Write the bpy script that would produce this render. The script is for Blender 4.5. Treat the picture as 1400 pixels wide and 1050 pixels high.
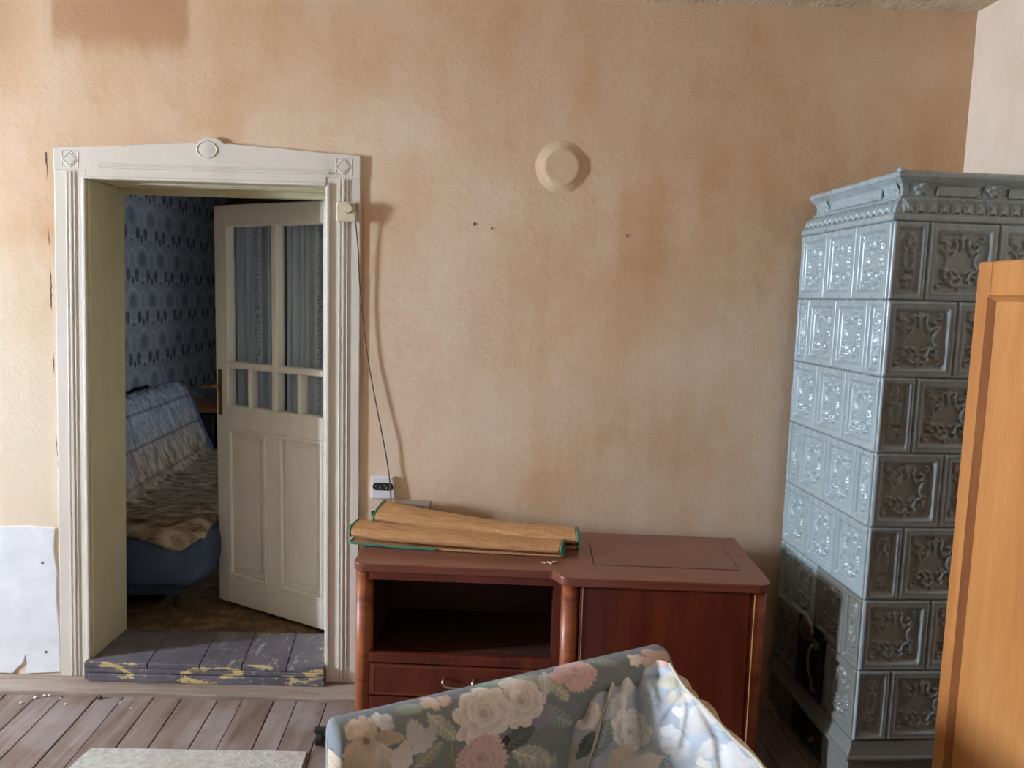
import bpy, bmesh, math, random
import numpy as np
from mathutils import Vector, Matrix
for o in list(bpy.data.objects): bpy.data.objects.remove(o)
SC = bpy.context.scene
COL = SC.collection
rnd = random.Random(7)
R = math.radians

# ------------------------------------------------------------------ camera
cam = bpy.data.cameras.new('camera'); cam.sensor_width = 36.0; cam.lens = 27.0
cam.clip_start = .05
co = bpy.data.objects.new('camera', cam); COL.objects.link(co); SC.camera = co
yaw, pit, rol = R(.4), R(6.4), R(1.6)
fw = Vector((math.sin(yaw)*math.cos(pit), math.cos(yaw)*math.cos(pit), -math.sin(pit)))
r0 = Vector((math.cos(yaw), -math.sin(yaw), 0)); u0 = r0.cross(fw)
rt = r0*math.cos(rol)+u0*math.sin(rol); up = -r0*math.sin(rol)+u0*math.cos(rol)
M = Matrix((rt, up, -fw)).transposed().to_4x4(); M.translation = Vector((0, 0, 1.60))
co.matrix_world = M

# ------------------------------------------------------------------ world (overcast sky) and exposure
W = bpy.data.worlds.new('sky'); SC.world = W; W.use_nodes = True
bg = W.node_tree.nodes['Background']
bg.inputs['Color'].default_value = (.75, .84, 1.0, 1); bg.inputs['Strength'].default_value = 120.0
vs = SC.view_settings
vs.view_transform = 'Standard'; vs.look = 'None'; vs.gamma = 1.0; vs.exposure = 2.36; vs.use_curve_mapping = False
def portal(loc, rot, sx, sy):                     # sampling portal in a window opening (gives no light of its own)
    l = bpy.data.lights.new('window_portal', 'AREA'); l.shape = 'RECTANGLE'; l.size = sx; l.size_y = sy
    l.cycles.is_portal = True
    o = bpy.data.objects.new('window_portal', l); COL.objects.link(o); o.location = loc; o.rotation_euler = rot
    return o
WIN1 = (1.36, 1.78, 1.15, 2.35)     # y0 y1 z0 z1, in the left wall
WIN3 = (4.35, 4.59, 1.37, 1.72)       # y0 y1 z0 z1, right wall of the next room
XL, XW = -5.4, -5.7
portal((XL-.14, (WIN1[0]+WIN1[1])/2, (WIN1[2]+WIN1[3])/2), (0, R(-90), 0), WIN1[3]-WIN1[2], WIN1[1]-WIN1[0])
portal((.94, (WIN3[0]+WIN3[1])/2, (WIN3[2]+WIN3[3])/2), (0, R(90), 0), WIN3[3]-WIN3[2], WIN3[1]-WIN3[0])

# ------------------------------------------------------------------ helpers: objects
def tag(o, label=None, cat=None, group=None, kind=None):
    if label: o['label'] = label
    if cat: o['category'] = cat
    if group: o['group'] = group
    if kind: o['kind'] = kind
    return o
def empty(name, loc=(0, 0, 0), rz=0.0):
    o = bpy.data.objects.new(name, None); COL.objects.link(o); o.location = loc; o.rotation_euler = (0, 0, rz)
    o.empty_display_size = .1
    return o
def link(name, me, mat, parent=None, smooth=False, bevel=0, seg=2):
    if smooth and len(me.polygons): me.polygons.foreach_set('use_smooth', [True]*len(me.polygons))
    o = bpy.data.objects.new(name, me); COL.objects.link(o)
    if mat is not None and not me.materials: me.materials.append(mat)
    if parent: o.parent = parent
    if bevel:
        m = o.modifiers.new('bevel', 'BEVEL'); m.width = bevel; m.segments = seg; m.limit_method = 'ANGLE'; m.angle_limit = R(40)
        if smooth is False and seg > 2:
            pass
    return o
class MB:
    def __init__(s): s.v = []; s.f = []
    def add(s, v, f):
        n = len(s.v); s.v += [tuple(p) for p in v]; s.f += [tuple(i+n for i in q) for q in f]; return s
    def box(s, x0, x1, y0, y1, z0, z1):
        return s.add([(x0, y0, z0), (x1, y0, z0), (x1, y1, z0), (x0, y1, z0), (x0, y0, z1), (x1, y0, z1), (x1, y1, z1), (x0, y1, z1)],
                     [(0, 3, 2, 1), (4, 5, 6, 7), (0, 1, 5, 4), (1, 2, 6, 5), (2, 3, 7, 6), (3, 0, 4, 7)])
    def prism_y(s, pts, y0, y1):                  # polygon in (x,z), extruded along y
        n = len(pts)
        return s.add([(p[0], y0, p[1]) for p in pts]+[(p[0], y1, p[1]) for p in pts],
                     [tuple(range(n)), tuple(range(2*n-1, n-1, -1))]+[(i, i+n, (i+1) % n+n, (i+1) % n) for i in range(n)])
    def prism_z(s, pts, z0, z1):                  # polygon in (x,y) ccw, extruded along z
        n = len(pts)
        return s.add([(p[0], p[1], z0) for p in pts]+[(p[0], p[1], z1) for p in pts],
                     [tuple(range(n-1, -1, -1)), tuple(range(n, 2*n))]+[(i, (i+1) % n, (i+1) % n+n, i+n) for i in range(n)])
    def cyl(s, c, axis, r, h, n=20, r2=None):
        r2 = r if r2 is None else r2
        a = Vector(axis).normalized(); t = a.orthogonal().normalized(); b = a.cross(t); c = Vector(c)
        v = [c+(t*math.cos(k*2*math.pi/n)+b*math.sin(k*2*math.pi/n))*r for k in range(n)]
        v += [c+a*h+(t*math.cos(k*2*math.pi/n)+b*math.sin(k*2*math.pi/n))*r2 for k in range(n)]
        return s.add(v, [tuple(range(n-1, -1, -1)), tuple(range(n, 2*n))]+[(i, (i+1) % n, (i+1) % n+n, i+n) for i in range(n)])
    def tube(s, pts, r, n=8, rf=None):
        pts = [Vector(p) for p in pts]; rings = []; t = None
        for i, p in enumerate(pts):
            d = (pts[min(i+1, len(pts)-1)]-pts[max(i-1, 0)]).normalized()
            if t is None: t = d.orthogonal().normalized()
            t = (t-d*t.dot(d)).normalized(); b = d.cross(t)
            rr = r if rf is None else r*rf(i/(len(pts)-1))
            rings.append([p+(t*math.cos(k*2*math.pi/n)+b*math.sin(k*2*math.pi/n))*rr for k in range(n)])
        v = [q for g in rings for q in g]; f = []
        for i in range(len(pts)-1):
            for k in range(n): f.append((i*n+k, i*n+(k+1) % n, (i+1)*n+(k+1) % n, (i+1)*n+k))
        f.append(tuple(range(n-1, -1, -1))); f.append(tuple(range((len(pts)-1)*n, len(pts)*n)))
        return s.add(v, f)
    def lathe(s, prof, c=(0, 0, 0), axis='z', n=28):  # prof: (r, h)
        v = []; f = []
        for r, h in prof:
            for k in range(n):
                a = k*2*math.pi/n
                p = (r*math.cos(a), r*math.sin(a), h) if axis == 'z' else (r*math.cos(a), -h, r*math.sin(a))
                v.append((p[0]+c[0], p[1]+c[1], p[2]+c[2]))
        for i in range(len(prof)-1):
            for k in range(n):
                q = (i*n+k, i*n+(k+1) % n, (i+1)*n+(k+1) % n, (i+1)*n+k)
                f.append(q)
        f.append(tuple(range((len(prof)-1)*n, len(prof)*n)))
        return s.add(v, f)
    def grid(s, P, close=False):                  # P[i][j] points
        ni, nj = len(P), len(P[0]); v = [tuple(P[i][j]) for i in range(ni) for j in range(nj)]
        f = [(i*nj+j, i*nj+j+1, (i+1)*nj+j+1, (i+1)*nj+j) for i in range(ni-1) for j in range(nj-1)]
        return s.add(v, f)
    def mesh(s, name='mesh', fix=True):
        me = bpy.data.meshes.new(name); me.from_pydata(s.v, [], s.f); me.update()
        if fix:
            b = bmesh.new(); b.from_mesh(me); bmesh.ops.recalc_face_normals(b, faces=b.faces); b.to_mesh(me); b.free()
        return me
    def build(s, name, mat, parent=None, smooth=False, bevel=0, seg=2, fix=True):
        return link(name, s.mesh(name, fix), mat, parent, smooth, bevel, seg)
def copy_obj(o, parent=None, loc=None):
    c = o.copy(); COL.objects.link(c)
    if parent is not None: c.parent = parent
    if loc is not None: c.location = loc
    return c
def spline(pts, n):                               # Catmull-Rom through points
    P = [np.array(p, float) for p in pts]; P = [2*P[0]-P[1]]+P+[2*P[-1]-P[-2]]; out = []
    for i in range(1, len(P)-2):
        for k in range(n):
            t = k/n
            out.append(tuple(.5*((2*P[i])+(-P[i-1]+P[i+1])*t+(2*P[i-1]-5*P[i]+4*P[i+1]-P[i+2])*t*t+(-P[i-1]+3*P[i]-3*P[i+1]+P[i+2])*t**3)))
    out.append(tuple(P[-2])); return out

# ------------------------------------------------------------------ helpers: materials
def srgb(r, g, b):
    f = lambda c: (c/255/12.92) if c/255 <= .04045 else ((c/255+.055)/1.055)**2.4
    return (f(r), f(g), f(b), 1)
class G:
    def __init__(s, name, rough=.6, metal=0.0, spec=.5, coat=0):
        s.m = bpy.data.materials.new(name); s.m.use_nodes = True; s.t = s.m.node_tree
        s.b = s.t.nodes['Principled BSDF']; s.b.inputs['Roughness'].default_value = rough; s.b.inputs['Metallic'].default_value = metal
        s.b.inputs['Specular IOR Level'].default_value = spec; s.b.inputs['Coat Weight'].default_value = coat
        s._tc = None; s._sep = None
    def L(s, a, b): s.t.links.new(a, b)
    def put(s, sock, v):
        if isinstance(v, bpy.types.NodeSocket): s.L(v, sock)
        elif v is not None: sock.default_value = v
    def tc(s, kind='Object'):
        if s._tc is None: s._tc = s.t.nodes.new('ShaderNodeTexCoord')
        return s._tc.outputs[kind]
    def xyz(s):
        if s._sep is None:
            s._sep = s.t.nodes.new('ShaderNodeSeparateXYZ'); s.L(s.tc(), s._sep.inputs[0])
        return s._sep.outputs
    def m_(s, op, a, b=None, c=None):
        n = s.t.nodes.new('ShaderNodeMath'); n.operation = op; s.put(n.inputs[0], a)
        if b is not None: s.put(n.inputs[1], b)
        if c is not None: s.put(n.inputs[2], c)
        return n.outputs[0]
    def comb(s, x, y, z):
        n = s.t.nodes.new('ShaderNodeCombineXYZ'); s.put(n.inputs[0], x); s.put(n.inputs[1], y); s.put(n.inputs[2], z); return n.outputs[0]
    def scl(s, v, k, off=(0, 0, 0)):
        n = s.t.nodes.new('ShaderNodeMapping'); s.L(v, n.inputs[0]); n.inputs['Scale'].default_value = k; n.inputs['Location'].default_value = off; return n.outputs[0]
    def noise(s, v=None, scale=5, det=4, rough=.55, dist=0):
        n = s.t.nodes.new('ShaderNodeTexNoise'); s.L(v if v is not None else s.tc(), n.inputs['Vector'])
        n.inputs['Scale'].default_value = scale; n.inputs['Detail'].default_value = det; n.inputs['Roughness'].default_value = rough; n.inputs['Distortion'].default_value = dist
        return n.outputs['Fac']
    def vor(s, v=None, scale=5, feat='F1', out='Distance', rand=1):
        n = s.t.nodes.new('ShaderNodeTexVoronoi'); n.feature = feat; s.L(v if v is not None else s.tc(), n.inputs['Vector'])
        n.inputs['Scale'].default_value = scale; n.inputs['Randomness'].default_value = rand; return n.outputs[out]
    def rng(s, v, a, b, c=0.0, d=1.0, smooth=True):
        n = s.t.nodes.new('ShaderNodeMapRange'); n.interpolation_type = 'SMOOTHSTEP' if smooth else 'LINEAR'
        s.put(n.inputs['Value'], v)
        for k, q in (('From Min', a), ('From Max', b), ('To Min', c), ('To Max', d)): s.put(n.inputs[k], q)
        return n.outputs[0]
    def mix(s, f, a, b, mode='MIX'):
        n = s.t.nodes.new('ShaderNodeMix'); n.data_type = 'RGBA'; n.blend_type = mode
        s.put(n.inputs[0], f); s.put(n.inputs[6], a); s.put(n.inputs[7], b); return n.outputs[2]
    def ramp(s, f, stops):
        n = s.t.nodes.new('ShaderNodeValToRGB'); s.put(n.inputs[0], f); e = n.color_ramp.elements
        while len(e) < len(stops): e.new(.5)
        for k, (p, c) in enumerate(stops): e[k].position = p; e[k].color = c
        return n.outputs[0]
    def win(s, v, a, b, soft):                    # 1 inside a..b with soft edges
        return s.m_('MULTIPLY', s.rng(v, a-soft, a+soft), s.rng(v, b-soft, b+soft, 1.0, 0.0))
    def bump(s, h, strength=.3, dist=.01):
        n = s.t.nodes.new('ShaderNodeBump'); n.inputs['Strength'].default_value = strength; n.inputs['Distance'].default_value = dist
        s.put(n.inputs['Height'], h); s.L(n.outputs[0], s.b.inputs['Normal']); return s
    def col(s, c): s.put(s.b.inputs['Base Color'], c); return s
    def rough(s, v): s.put(s.b.inputs['Roughness'], v); return s
def plain(name, c, rough=.6, metal=0, var=.12, scale=8, bump=0, bscale=60, coat=0, spec=.5):
    g = G(name, rough, metal, spec, coat)
    lo = tuple(x*(1-var) for x in c[:3])+(1,); hi = tuple(min(1, x*(1+var)) for x in c[:3])+(1,)
    g.col(g.ramp(g.noise(scale=scale, det=5), [(.3, lo), (.7, hi)]))
    if bump: g.bump(g.noise(scale=bscale, det=3), bump, .004)
    return g.m
def wood(name, dark, mid, light, axis='x', scale=1.0, rough=.45, coat=0.0, k=14, bump=.05, dust=None, spec=.5):
    g = G(name, rough, 0, spec, coat); st = {'x': (.12, 1, 1), 'y': (1, .12, 1), 'z': (1, 1, .12)}[axis]
    v = g.scl(g.tc(), tuple(q*scale for q in st))
    n1 = g.noise(v, k, 5, .6, .6); n2 = g.noise(v, k*6, 3, .6)
    f = g.m_('ADD', g.m_('MULTIPLY', n1, .75), g.m_('MULTIPLY', n2, .25))
    c = g.ramp(f, [(.33, dark), (.5, mid), (.68, light)])
    if dust:
        z = g.t.nodes.new('ShaderNodeNewGeometry'); sp = g.t.nodes.new('ShaderNodeSeparateXYZ'); g.L(z.outputs['Normal'], sp.inputs[0])
        up_ = g.rng(sp.outputs[2], .7, .98)
        c = g.mix(g.m_('MULTIPLY', up_, g.rng(g.noise(scale=5, det=4), .3, .7, dust[1]*.6, dust[1])), c, dust[0])
    g.col(c)
    if bump: g.bump(f, bump, .002)
    return g.m

# ---- wall plaster of the back wall: washed distemper with stains
def wall_paint(name, back):
    g = G(name, .85, spec=.3); X, Y, Z = g.xyz()
    U = X if back else Y
    v = g.comb(U, 0.0, Z)
    big = g.noise(v, 1.3, 6, .6, .3); streak = g.noise(g.scl(v, (2.2, 1, .7)), 2.2, 6, .65); fine = g.noise(v, 26, 4, .6)
    f = g.m_('ADD', g.m_('MULTIPLY', big, .62), g.m_('MULTIPLY', streak, .38))
    light = srgb(236, 219, 198); midc = srgb(226, 198, 166); brown = srgb(208, 165, 124)
    if not back: light, midc, brown = srgb(230, 218, 204), srgb(222, 206, 188), srgb(208, 188, 166)
    c = g.ramp(f, [(.34, light), (.49, midc), (.64, brown)])
    # upper zone, browner with a ragged lower boundary
    zz = g.m_('ADD', Z, g.m_('MULTIPLY', g.m_('SUBTRACT', big, .5), .9))
    top = g.rng(zz, 1.75, 2.6)
    c = g.mix(g.m_('MULTIPLY', top, .40 if back else .1), c, srgb(204, 166, 128))
    # old paper / roller bands
    bands = g.vor(g.comb(U, 0.0, 0.0), 1.9, out='Color', rand=.35)
    bs = g.t.nodes.new('ShaderNodeSeparateColor'); g.L(bands, bs.inputs[0])
    c = g.mix(g.rng(bs.outputs[0], 0, 1, 0, .13), c, srgb(184, 146, 112))
    if back:
        # brown rectangular stain above the door, its pale neighbours, the greyer end by the corner
        st = g.m_('MULTIPLY', g.win(U, -1.73, -1.22, .015), g.rng(g.m_('ADD', Z, g.m_('MULTIPLY', g.m_('SUBTRACT', streak, .5), .22)), 2.43, 2.56))
        c = g.mix(g.m_('MULTIPLY', st, .75), c, srgb(182, 134, 96))
        ed = g.m_('MULTIPLY', g.rng(U, -1.95, -1.75, 1, 0), g.rng(Z, 2.2, 2.55))
        c = g.mix(g.m_('MULTIPLY', ed, .5), c, srgb(178, 134, 92))
        pl = g.m_('MULTIPLY', g.rng(g.noise(g.comb(U, 3.0, Z), 2.6, 4, .5), .52, .6), g.m_('MULTIPLY', g.win(Z, 2.15, 2.45, .08), g.win(U, -1.8, -.5, .15)))
        c = g.mix(g.m_('MULTIPLY', pl, .55), c, srgb(222, 196, 164))
        # paler low on the left side and around the socket
        lowl = g.m_('MULTIPLY', g.rng(U, -1.9, -1.2, 1, 0), g.rng(Z, .9, 1.9, 1, 0))
        c = g.mix(g.m_('MULTIPLY', lowl, .7), c, srgb(236, 224, 200))
        pal = g.m_('MULTIPLY', g.win(U, -.65, -.05, .25), g.win(Z, .75, 1.85, .3))
        c = g.mix(g.m_('MULTIPLY', pal, g.rng(fine, .3, .7, .35, .75)), c, srgb(228, 208, 186))
        # faint brown towards the stove, partly light falloff put into the colour
        c = g.mix(g.m_('MULTIPLY', g.rng(U, .2, 1.3), .25), c, srgb(180, 140, 100))
        # crack along the casing
        wob = g.m_('MULTIPLY', g.m_('SUBTRACT', g.noise(g.comb(0.0, 0.0, Z), 7, 5, .7), .5), .035)
        dd = g.m_('ABSOLUTE', g.m_('ADD', g.m_('ADD', U, 1.772), wob))
        wd = g.m_('MULTIPLY', g.rng(g.noise(g.comb(0.0, 5.0, Z), 4, 4), .46, .66), .0042)
        cr = g.m_('MULTIPLY', g.m_('LESS_THAN', dd, wd), g.m_('MULTIPLY', g.m_('GREATER_THAN', Z, .02), g.m_('LESS_THAN', Z, 2.1)))
        c = g.mix(cr, c, srgb(96, 78, 62))
        # rusty line beside the right casing
        rl = g.m_('MULTIPLY', g.win(g.m_('ADD', U, g.m_('MULTIPLY', wob, .6)), -.574, -.56, .005), g.win(Z, 1.2, 1.95, .1))
        c = g.mix(g.m_('MULTIPLY', rl, .4), c, srgb(168, 112, 78))
    c = g.mix(g.rng(g.vor(v, 17), .0, .045, .35, 0), c, srgb(130, 100, 76))
    g.col(c)
    h = g.m_('ADD', g.m_('MULTIPLY', g.noise(v, 95, 3, .6), .6), g.m_('MULTIPLY', g.noise(v, 38, 3, .6), .8))
    g.bump(h, .24, .006); return g.m
MW = wall_paint('wall_distemper', True)
MWS = wall_paint('side_wall_distemper', False)
MCEIL = (lambda g: (g.col(g.ramp(g.noise(scale=7, det=5), [(.35, srgb(206, 184, 154)), (.65, srgb(228, 210, 184))])), g.bump(g.noise(g.scl(g.tc(), (1, .35, 1)), 42, 4, .7), 1.0, .03), g.m)[-1])(G('ceiling_stipple', .9))
MWHITE = (lambda g: (g.col(g.mix(g.rng(g.vor(g.tc(), 30), 0, .03, .8, 0), g.ramp(g.noise(scale=9, det=5), [(.3, srgb(226, 228, 232)), (.7, srgb(242, 244, 248))]), srgb(120, 110, 100))), g.bump(g.noise(scale=50, det=4), .25, .004), g.m)[-1])(G('white_plaster', .85))
def painted(name, c1, c2, dirt, yellow=0):
    g = G(name, .42, spec=.4)
    n = g.noise(g.scl(g.tc(), (1, 1, .35)), 4, 5, .6)
    c = g.ramp(n, [(.32, c1), (.68, c2)])
    c = g.mix(g.rng(g.noise(scale=28, det=4, rough=.7), .68, .76, 0, .65), c, dirt)
    g.col(c); g.bump(g.noise(g.scl(g.tc(), (1, 1, .2)), 60, 3), .05, .002); return g.m
MPAINT = painted('casing_cream_paint', srgb(216, 208, 194), srgb(229, 222, 211), srgb(172, 156, 130))
MREV = painted('reveal_yellowed_paint', srgb(190, 181, 148), srgb(206, 198, 168), srgb(150, 136, 104))
MDOOR = painted('door_cream_paint', srgb(222, 216, 206), srgb(234, 229, 221), srgb(170, 150, 122))
def threshold_paint():
    g = G('threshold_peeling_paint', .38, spec=.5); X, Y, Z = g.xyz()
    c = g.ramp(g.noise(scale=6, det=5), [(.3, srgb(84, 78, 84)), (.7, srgb(118, 112, 120))])
    sc = g.m_('MULTIPLY', g.rng(g.noise(g.scl(g.tc(), (1, .35, 1)), 26, 5, .75), .55, .62), g.rng(X, -1.35, -.85, .12, 1))
    c = g.mix(g.m_('MULTIPLY', sc, .75), c, srgb(186, 182, 178))
    fr = g.m_('MULTIPLY', g.rng(Y, 2.955, 2.962, 1, 0), g.rng(g.noise(g.scl(g.tc(), (1, 1, 3)), 7, 5, .65), .575, .595))
    c = g.mix(fr, c, srgb(206, 184, 128))
    g.col(c); g.bump(g.noise(scale=30, det=5, rough=.7), .4, .006); return g.m
MTHR = threshold_paint()
def plankmat():
    g = G('worn_floorboard', .62, spec=.35)
    oi = g.t.nodes.new('ShaderNodeObjectInfo')
    off = g.comb(g.m_('MULTIPLY', oi.outputs['Random'], 37.0), 0.0, 0.0)
    va = g.t.nodes.new('ShaderNodeVectorMath'); g.L(g.tc(), va.inputs[0]); g.L(off, va.inputs[1])
    v = g.scl(va.outputs[0], (1, .09, 1))
    n1 = g.noise(v, 22, 5, .62, .5); n2 = g.noise(va.outputs[0], 3.2, 5, .6)
    c = g.ramp(g.m_('ADD', g.m_('MULTIPLY', n1, .6), g.m_('MULTIPLY', n2, .4)), [(.32, srgb(98, 78, 68)), (.5, srgb(136, 117, 108)), (.68, srgb(164, 151, 146))])
    c = g.mix(g.rng(oi.outputs['Random'], 0, 1, 0, .35), c, srgb(124, 98, 82))
    c = g.mix(g.rng(g.noise(va.outputs[0], 2.1, 4, .6), .5, .68, 0, .5), c, srgb(166, 160, 162))
    g.col(c); g.bump(n1, .35, .004); return g.m
MPLANK = plankmat()
MGAP = plain('floor_gap_dark', srgb(52, 42, 36), .9)
MSTRIP = wood('floor_edge_board', srgb(112, 94, 82), srgb(150, 132, 118), srgb(178, 164, 152), 'x', 1, .65, k=10)
MFARFL = (lambda g: (g.col(g.ramp(g.noise(scale=16, det=6, rough=.7), [(.32, srgb(64, 48, 34)), (.5, srgb(104, 80, 54)), (.68, srgb(140, 112, 78))])), g.bump(g.noise(scale=60, det=4), .4, .004), g.m)[-1])(G('far_room_carpet', .9))

# ------------------------------------------------------------------ structure: walls, floor, ceiling
ZC = 2.71
DX0, DX1, DZ = -1.640, -.700, 2.02      # door opening
WT = .26                                # wall thickness
def rect_face_wall(mb, a0, a1, z0, z1, hole, f):   # pieces around a rectangular hole; f(a0,a1,z0,z1) adds a box
    h = hole
    f(a0, h[0], z0, z1); f(h[1], a1, z0, z1); f(h[0], h[1], z0, h[2]); f(h[0], h[1], h[3], z1)
b = MB()
b.prism_y([(XW, -.1), (DX0-.028, -.1), (DX0+.024, DZ), (DX0+.024, ZC+.1), (XW, ZC+.1)], 3.0, 3.0+WT).box(DX1, 2.1, 3.0, 3.0+WT, -.1, ZC+.1).box(DX0+.024, DX1, 3.0, 3.0+WT, DZ, ZC+.1)
wall_back = tag(b.build('wall_back', MW), 'tan distempered plaster wall with brown stains, pierced by the doorway', 'wall', kind='structure')
b = MB()
for a0, a1, z0, z1 in ((-1.6, WIN1[0], -.1, ZC+.1), (WIN1[1], 3.0, -.1, ZC+.1),
                       (WIN1[0], WIN1[1], -.1, WIN1[2]), (WIN1[0], WIN1[1], WIN1[3], ZC+.1)):
    b.box(XW, XL, a0, a1, z0, z1)
tag(b.build('wall_left', MWS), 'tan plaster wall on the window side of the room', 'wall', kind='structure')
tag(MB().prism_z([(1.722, 3.0), (1.722+.0637*4.6, -1.6), (2.25, -1.6), (2.05, 3.0)], -.1, ZC+.1).build('wall_right', MWS), 'pale beige plaster wall behind the tiled stove', 'wall', kind='structure')
tag(MB().box(XW, 2.25, -1.9, -1.6, -.1, ZC+.1).build('wall_front', plain('wall_front_old_paint', srgb(158, 142, 124), .85, bump=.2)), 'tan plaster wall behind the viewer', 'wall', kind='structure')
tag(MB().box(XW, 2.25, -1.9, 3.26, ZC, ZC+.2).build('ceiling', MCEIL), 'stippled beige ceiling with a rough edge', 'ceiling', kind='structure')
floor = tag(MB().box(XW, 2.25, -1.9, 3.0, -.2, -.022).build('floor', MGAP), 'worn reddish-grey floorboards of the near room', 'floor', kind='structure')
AX = R(3.65)                                            # boards, stove and wardrobe run a little off square
ey = (-math.sin(AX), math.cos(AX)); ex = (math.cos(AX), math.sin(AX))
edges = [-1.931, -1.809, -1.708, -1.574, -1.473, -1.355, -1.244, -1.102, -1.005, -.882, -.792, -.674]
x = -1.931
while x > -5.0: x -= rnd.uniform(.10, .14); edges.insert(0, x)
x = -.674
while x < 1.75: x += rnd.uniform(.10, .14); edges.append(x)
for i in range(len(edges)-1):                           # x of each joint measured at y = 2.887
    a, c = edges[i]+.0014, edges[i+1]-.0014
    y1, y0 = 2.895, -1.55
    sh = lambda xx, yy: xx+(yy-2.887)*ey[0]/ey[1]
    zt = rnd.uniform(-.0015, .0015)
    b = MB().prism_z([(sh(a, y0), y0), (sh(c, y0), y0), (sh(c, y1), y1), (sh(a, y1), y1)], -.022, zt)
    b.build('plank', MPLANK, floor, bevel=.0025, seg=1)
b = MB()
NS = 60
top = [(-5.3+i*6.95/NS, 2.868+.004*math.sin(i*1.7)+.003*math.sin(i*.61)) for i in range(NS+1)]
b.prism_z(top+[(1.65, 2.998), (-5.3, 2.998)], -.01, .016)
tag(b.build('trim_1', MSTRIP, bevel=.003), 'worn floor edge board along the foot of the tan wall', 'floor trim', kind='structure')

# white plaster patch low on the wall, left of the door, with a torn lower corner
pp = [(-3.5, .02), (-1.985, .02), (-1.965, .045), (-1.945, .06), (-1.93, .10), (-1.925, .065), (-1.935, .02), (-1.792, .03), (-1.79, .2), (-1.796, .34), (-1.79, .45), (-1.799, .55), (-1.79, .635), (-1.9, .64), (-2.05, .632), (-2.3, .64), (-3.5, .63)]
MB().prism_y(pp, 2.9935, 3.001).build('plaster_patch', MWHITE, wall_back, bevel=.0015, seg=1)
for (nx, nz) in ((-1.845, .49), (-1.846, .115)):
    MB().cyl((nx, 2.996, nz), (0, -1, 0), .005, .004, 10).build('screw', plain('screw_dark', srgb(92, 84, 78), .5), wall_back)
# capped flue: a low round dome papered over
prof = [(.112, -.003), (.100, .000), (.090, .003), (.080, .006), (.072, .009), (.066, .0115), (.058, .012), (.05, .0115), (.02, .012), (.004, .0122)]
MB().lathe([(r, h) for r, h in prof], (.187, 3.0, 2.10), 'y', 40).build('flue_cap', MW, wall_back, smooth=True)
for nx, nz, r in ((-.142, 1.878, .0038), (-.075, 1.862, .0025), (.445, 1.85, .003)):
    b = MB().lathe([(r*2.2, .0004), (r*1.5, .003), (r, .003), (r*.9, .0008)], (nx, 3.0, nz), 'y', 14); b.build('nail_hole', plain('nail_hole_rim', srgb(196, 172, 148), .9), wall_back)
    MB().cyl((nx, 3.0, nz), (0, -1, 0), r*.75, .0022, 10).build('nail', plain('nail_dark', srgb(38, 30, 26), .6), wall_back)

# windows
MFRAME = plain('window_frame_paint', srgb(226, 222, 212), .5)
MGLASS = None
def glass(name, rough=0.03):
    g = G(name, rough); g.b.inputs['Transmission Weight'].default_value = 1.0; g.b.inputs['IOR'].default_value = 1.15
    tr = g.t.nodes.new('ShaderNodeBsdfTransparent'); gl = g.t.nodes.new('ShaderNodeBsdfGlossy'); gl.inputs['Roughness'].default_value = rough
    ms = g.t.nodes.new('ShaderNodeMixShader'); fr = g.t.nodes.new('ShaderNodeFresnel'); ge = g.t.nodes.new('ShaderNodeNewGeometry'); g.L(g.m_('SUBTRACT', 1.45, g.m_('MULTIPLY', ge.outputs['Backfacing'], 1.45-1/1.45)), fr.inputs[0])
    g.L(fr.outputs[0], ms.inputs[0]); g.L(tr.outputs[0], ms.inputs[1]); g.L(gl.outputs[0], ms.inputs[2])
    tr.inputs[0].default_value = (.93, .95, .95, 1)
    g.L(ms.outputs[0], g.t.nodes['Material Output'].inputs[0]); g.t.nodes.remove(g.b); return g.m
MGLASS = glass('window_glass')
def window(name, axis, h, pos, label):
    e = empty(name, (0, 0, 0)); tag(e, label, 'window', kind='structure')
    a0, a1, z0, z1 = h; t = .045
    def bx(p0, p1, q0, q1, d0, d1):
        return MB().box(d0, d1, p0, p1, q0, q1) if axis == 'x' else MB().box(p0, p1, d0, d1, q0, q1)
    for (p0, p1, q0, q1) in ((a0, a0+t, z0, z1), (a1-t, a1, z0, z1), (a0+t, a1-t, z0, z0+t), (a0+t, a1-t, z1-t, z1), ((a0+a1)/2-.025, (a0+a1)/2+.025, z0+t, z1-t)):
        bx(p0, p1, q0, q1, pos-.03, pos+.03).build('window_frame', MFRAME, e, bevel=.004)
    m = (a0+a1)/2
    for (p0, p1) in ((a0+t, m-.025), (m+.025, a1-t)):
        bx(p0, p1, z0+t, z1-t, pos-.003, pos+.003).build('pane', MGLASS, e)
    bx(a0-.03, a1+.03, z0-.03, z0, pos if pos < 0 else pos-.2, pos+.2 if pos < 0 else pos).build('window_sill', MFRAME, e, bevel=.004)
window('window_1', 'x', WIN1, XL-.10, 'painted casement window in the left wall nearest the tan wall')
window('window_2', 'x', WIN3, .90, 'painted casement window in the next room')

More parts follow.
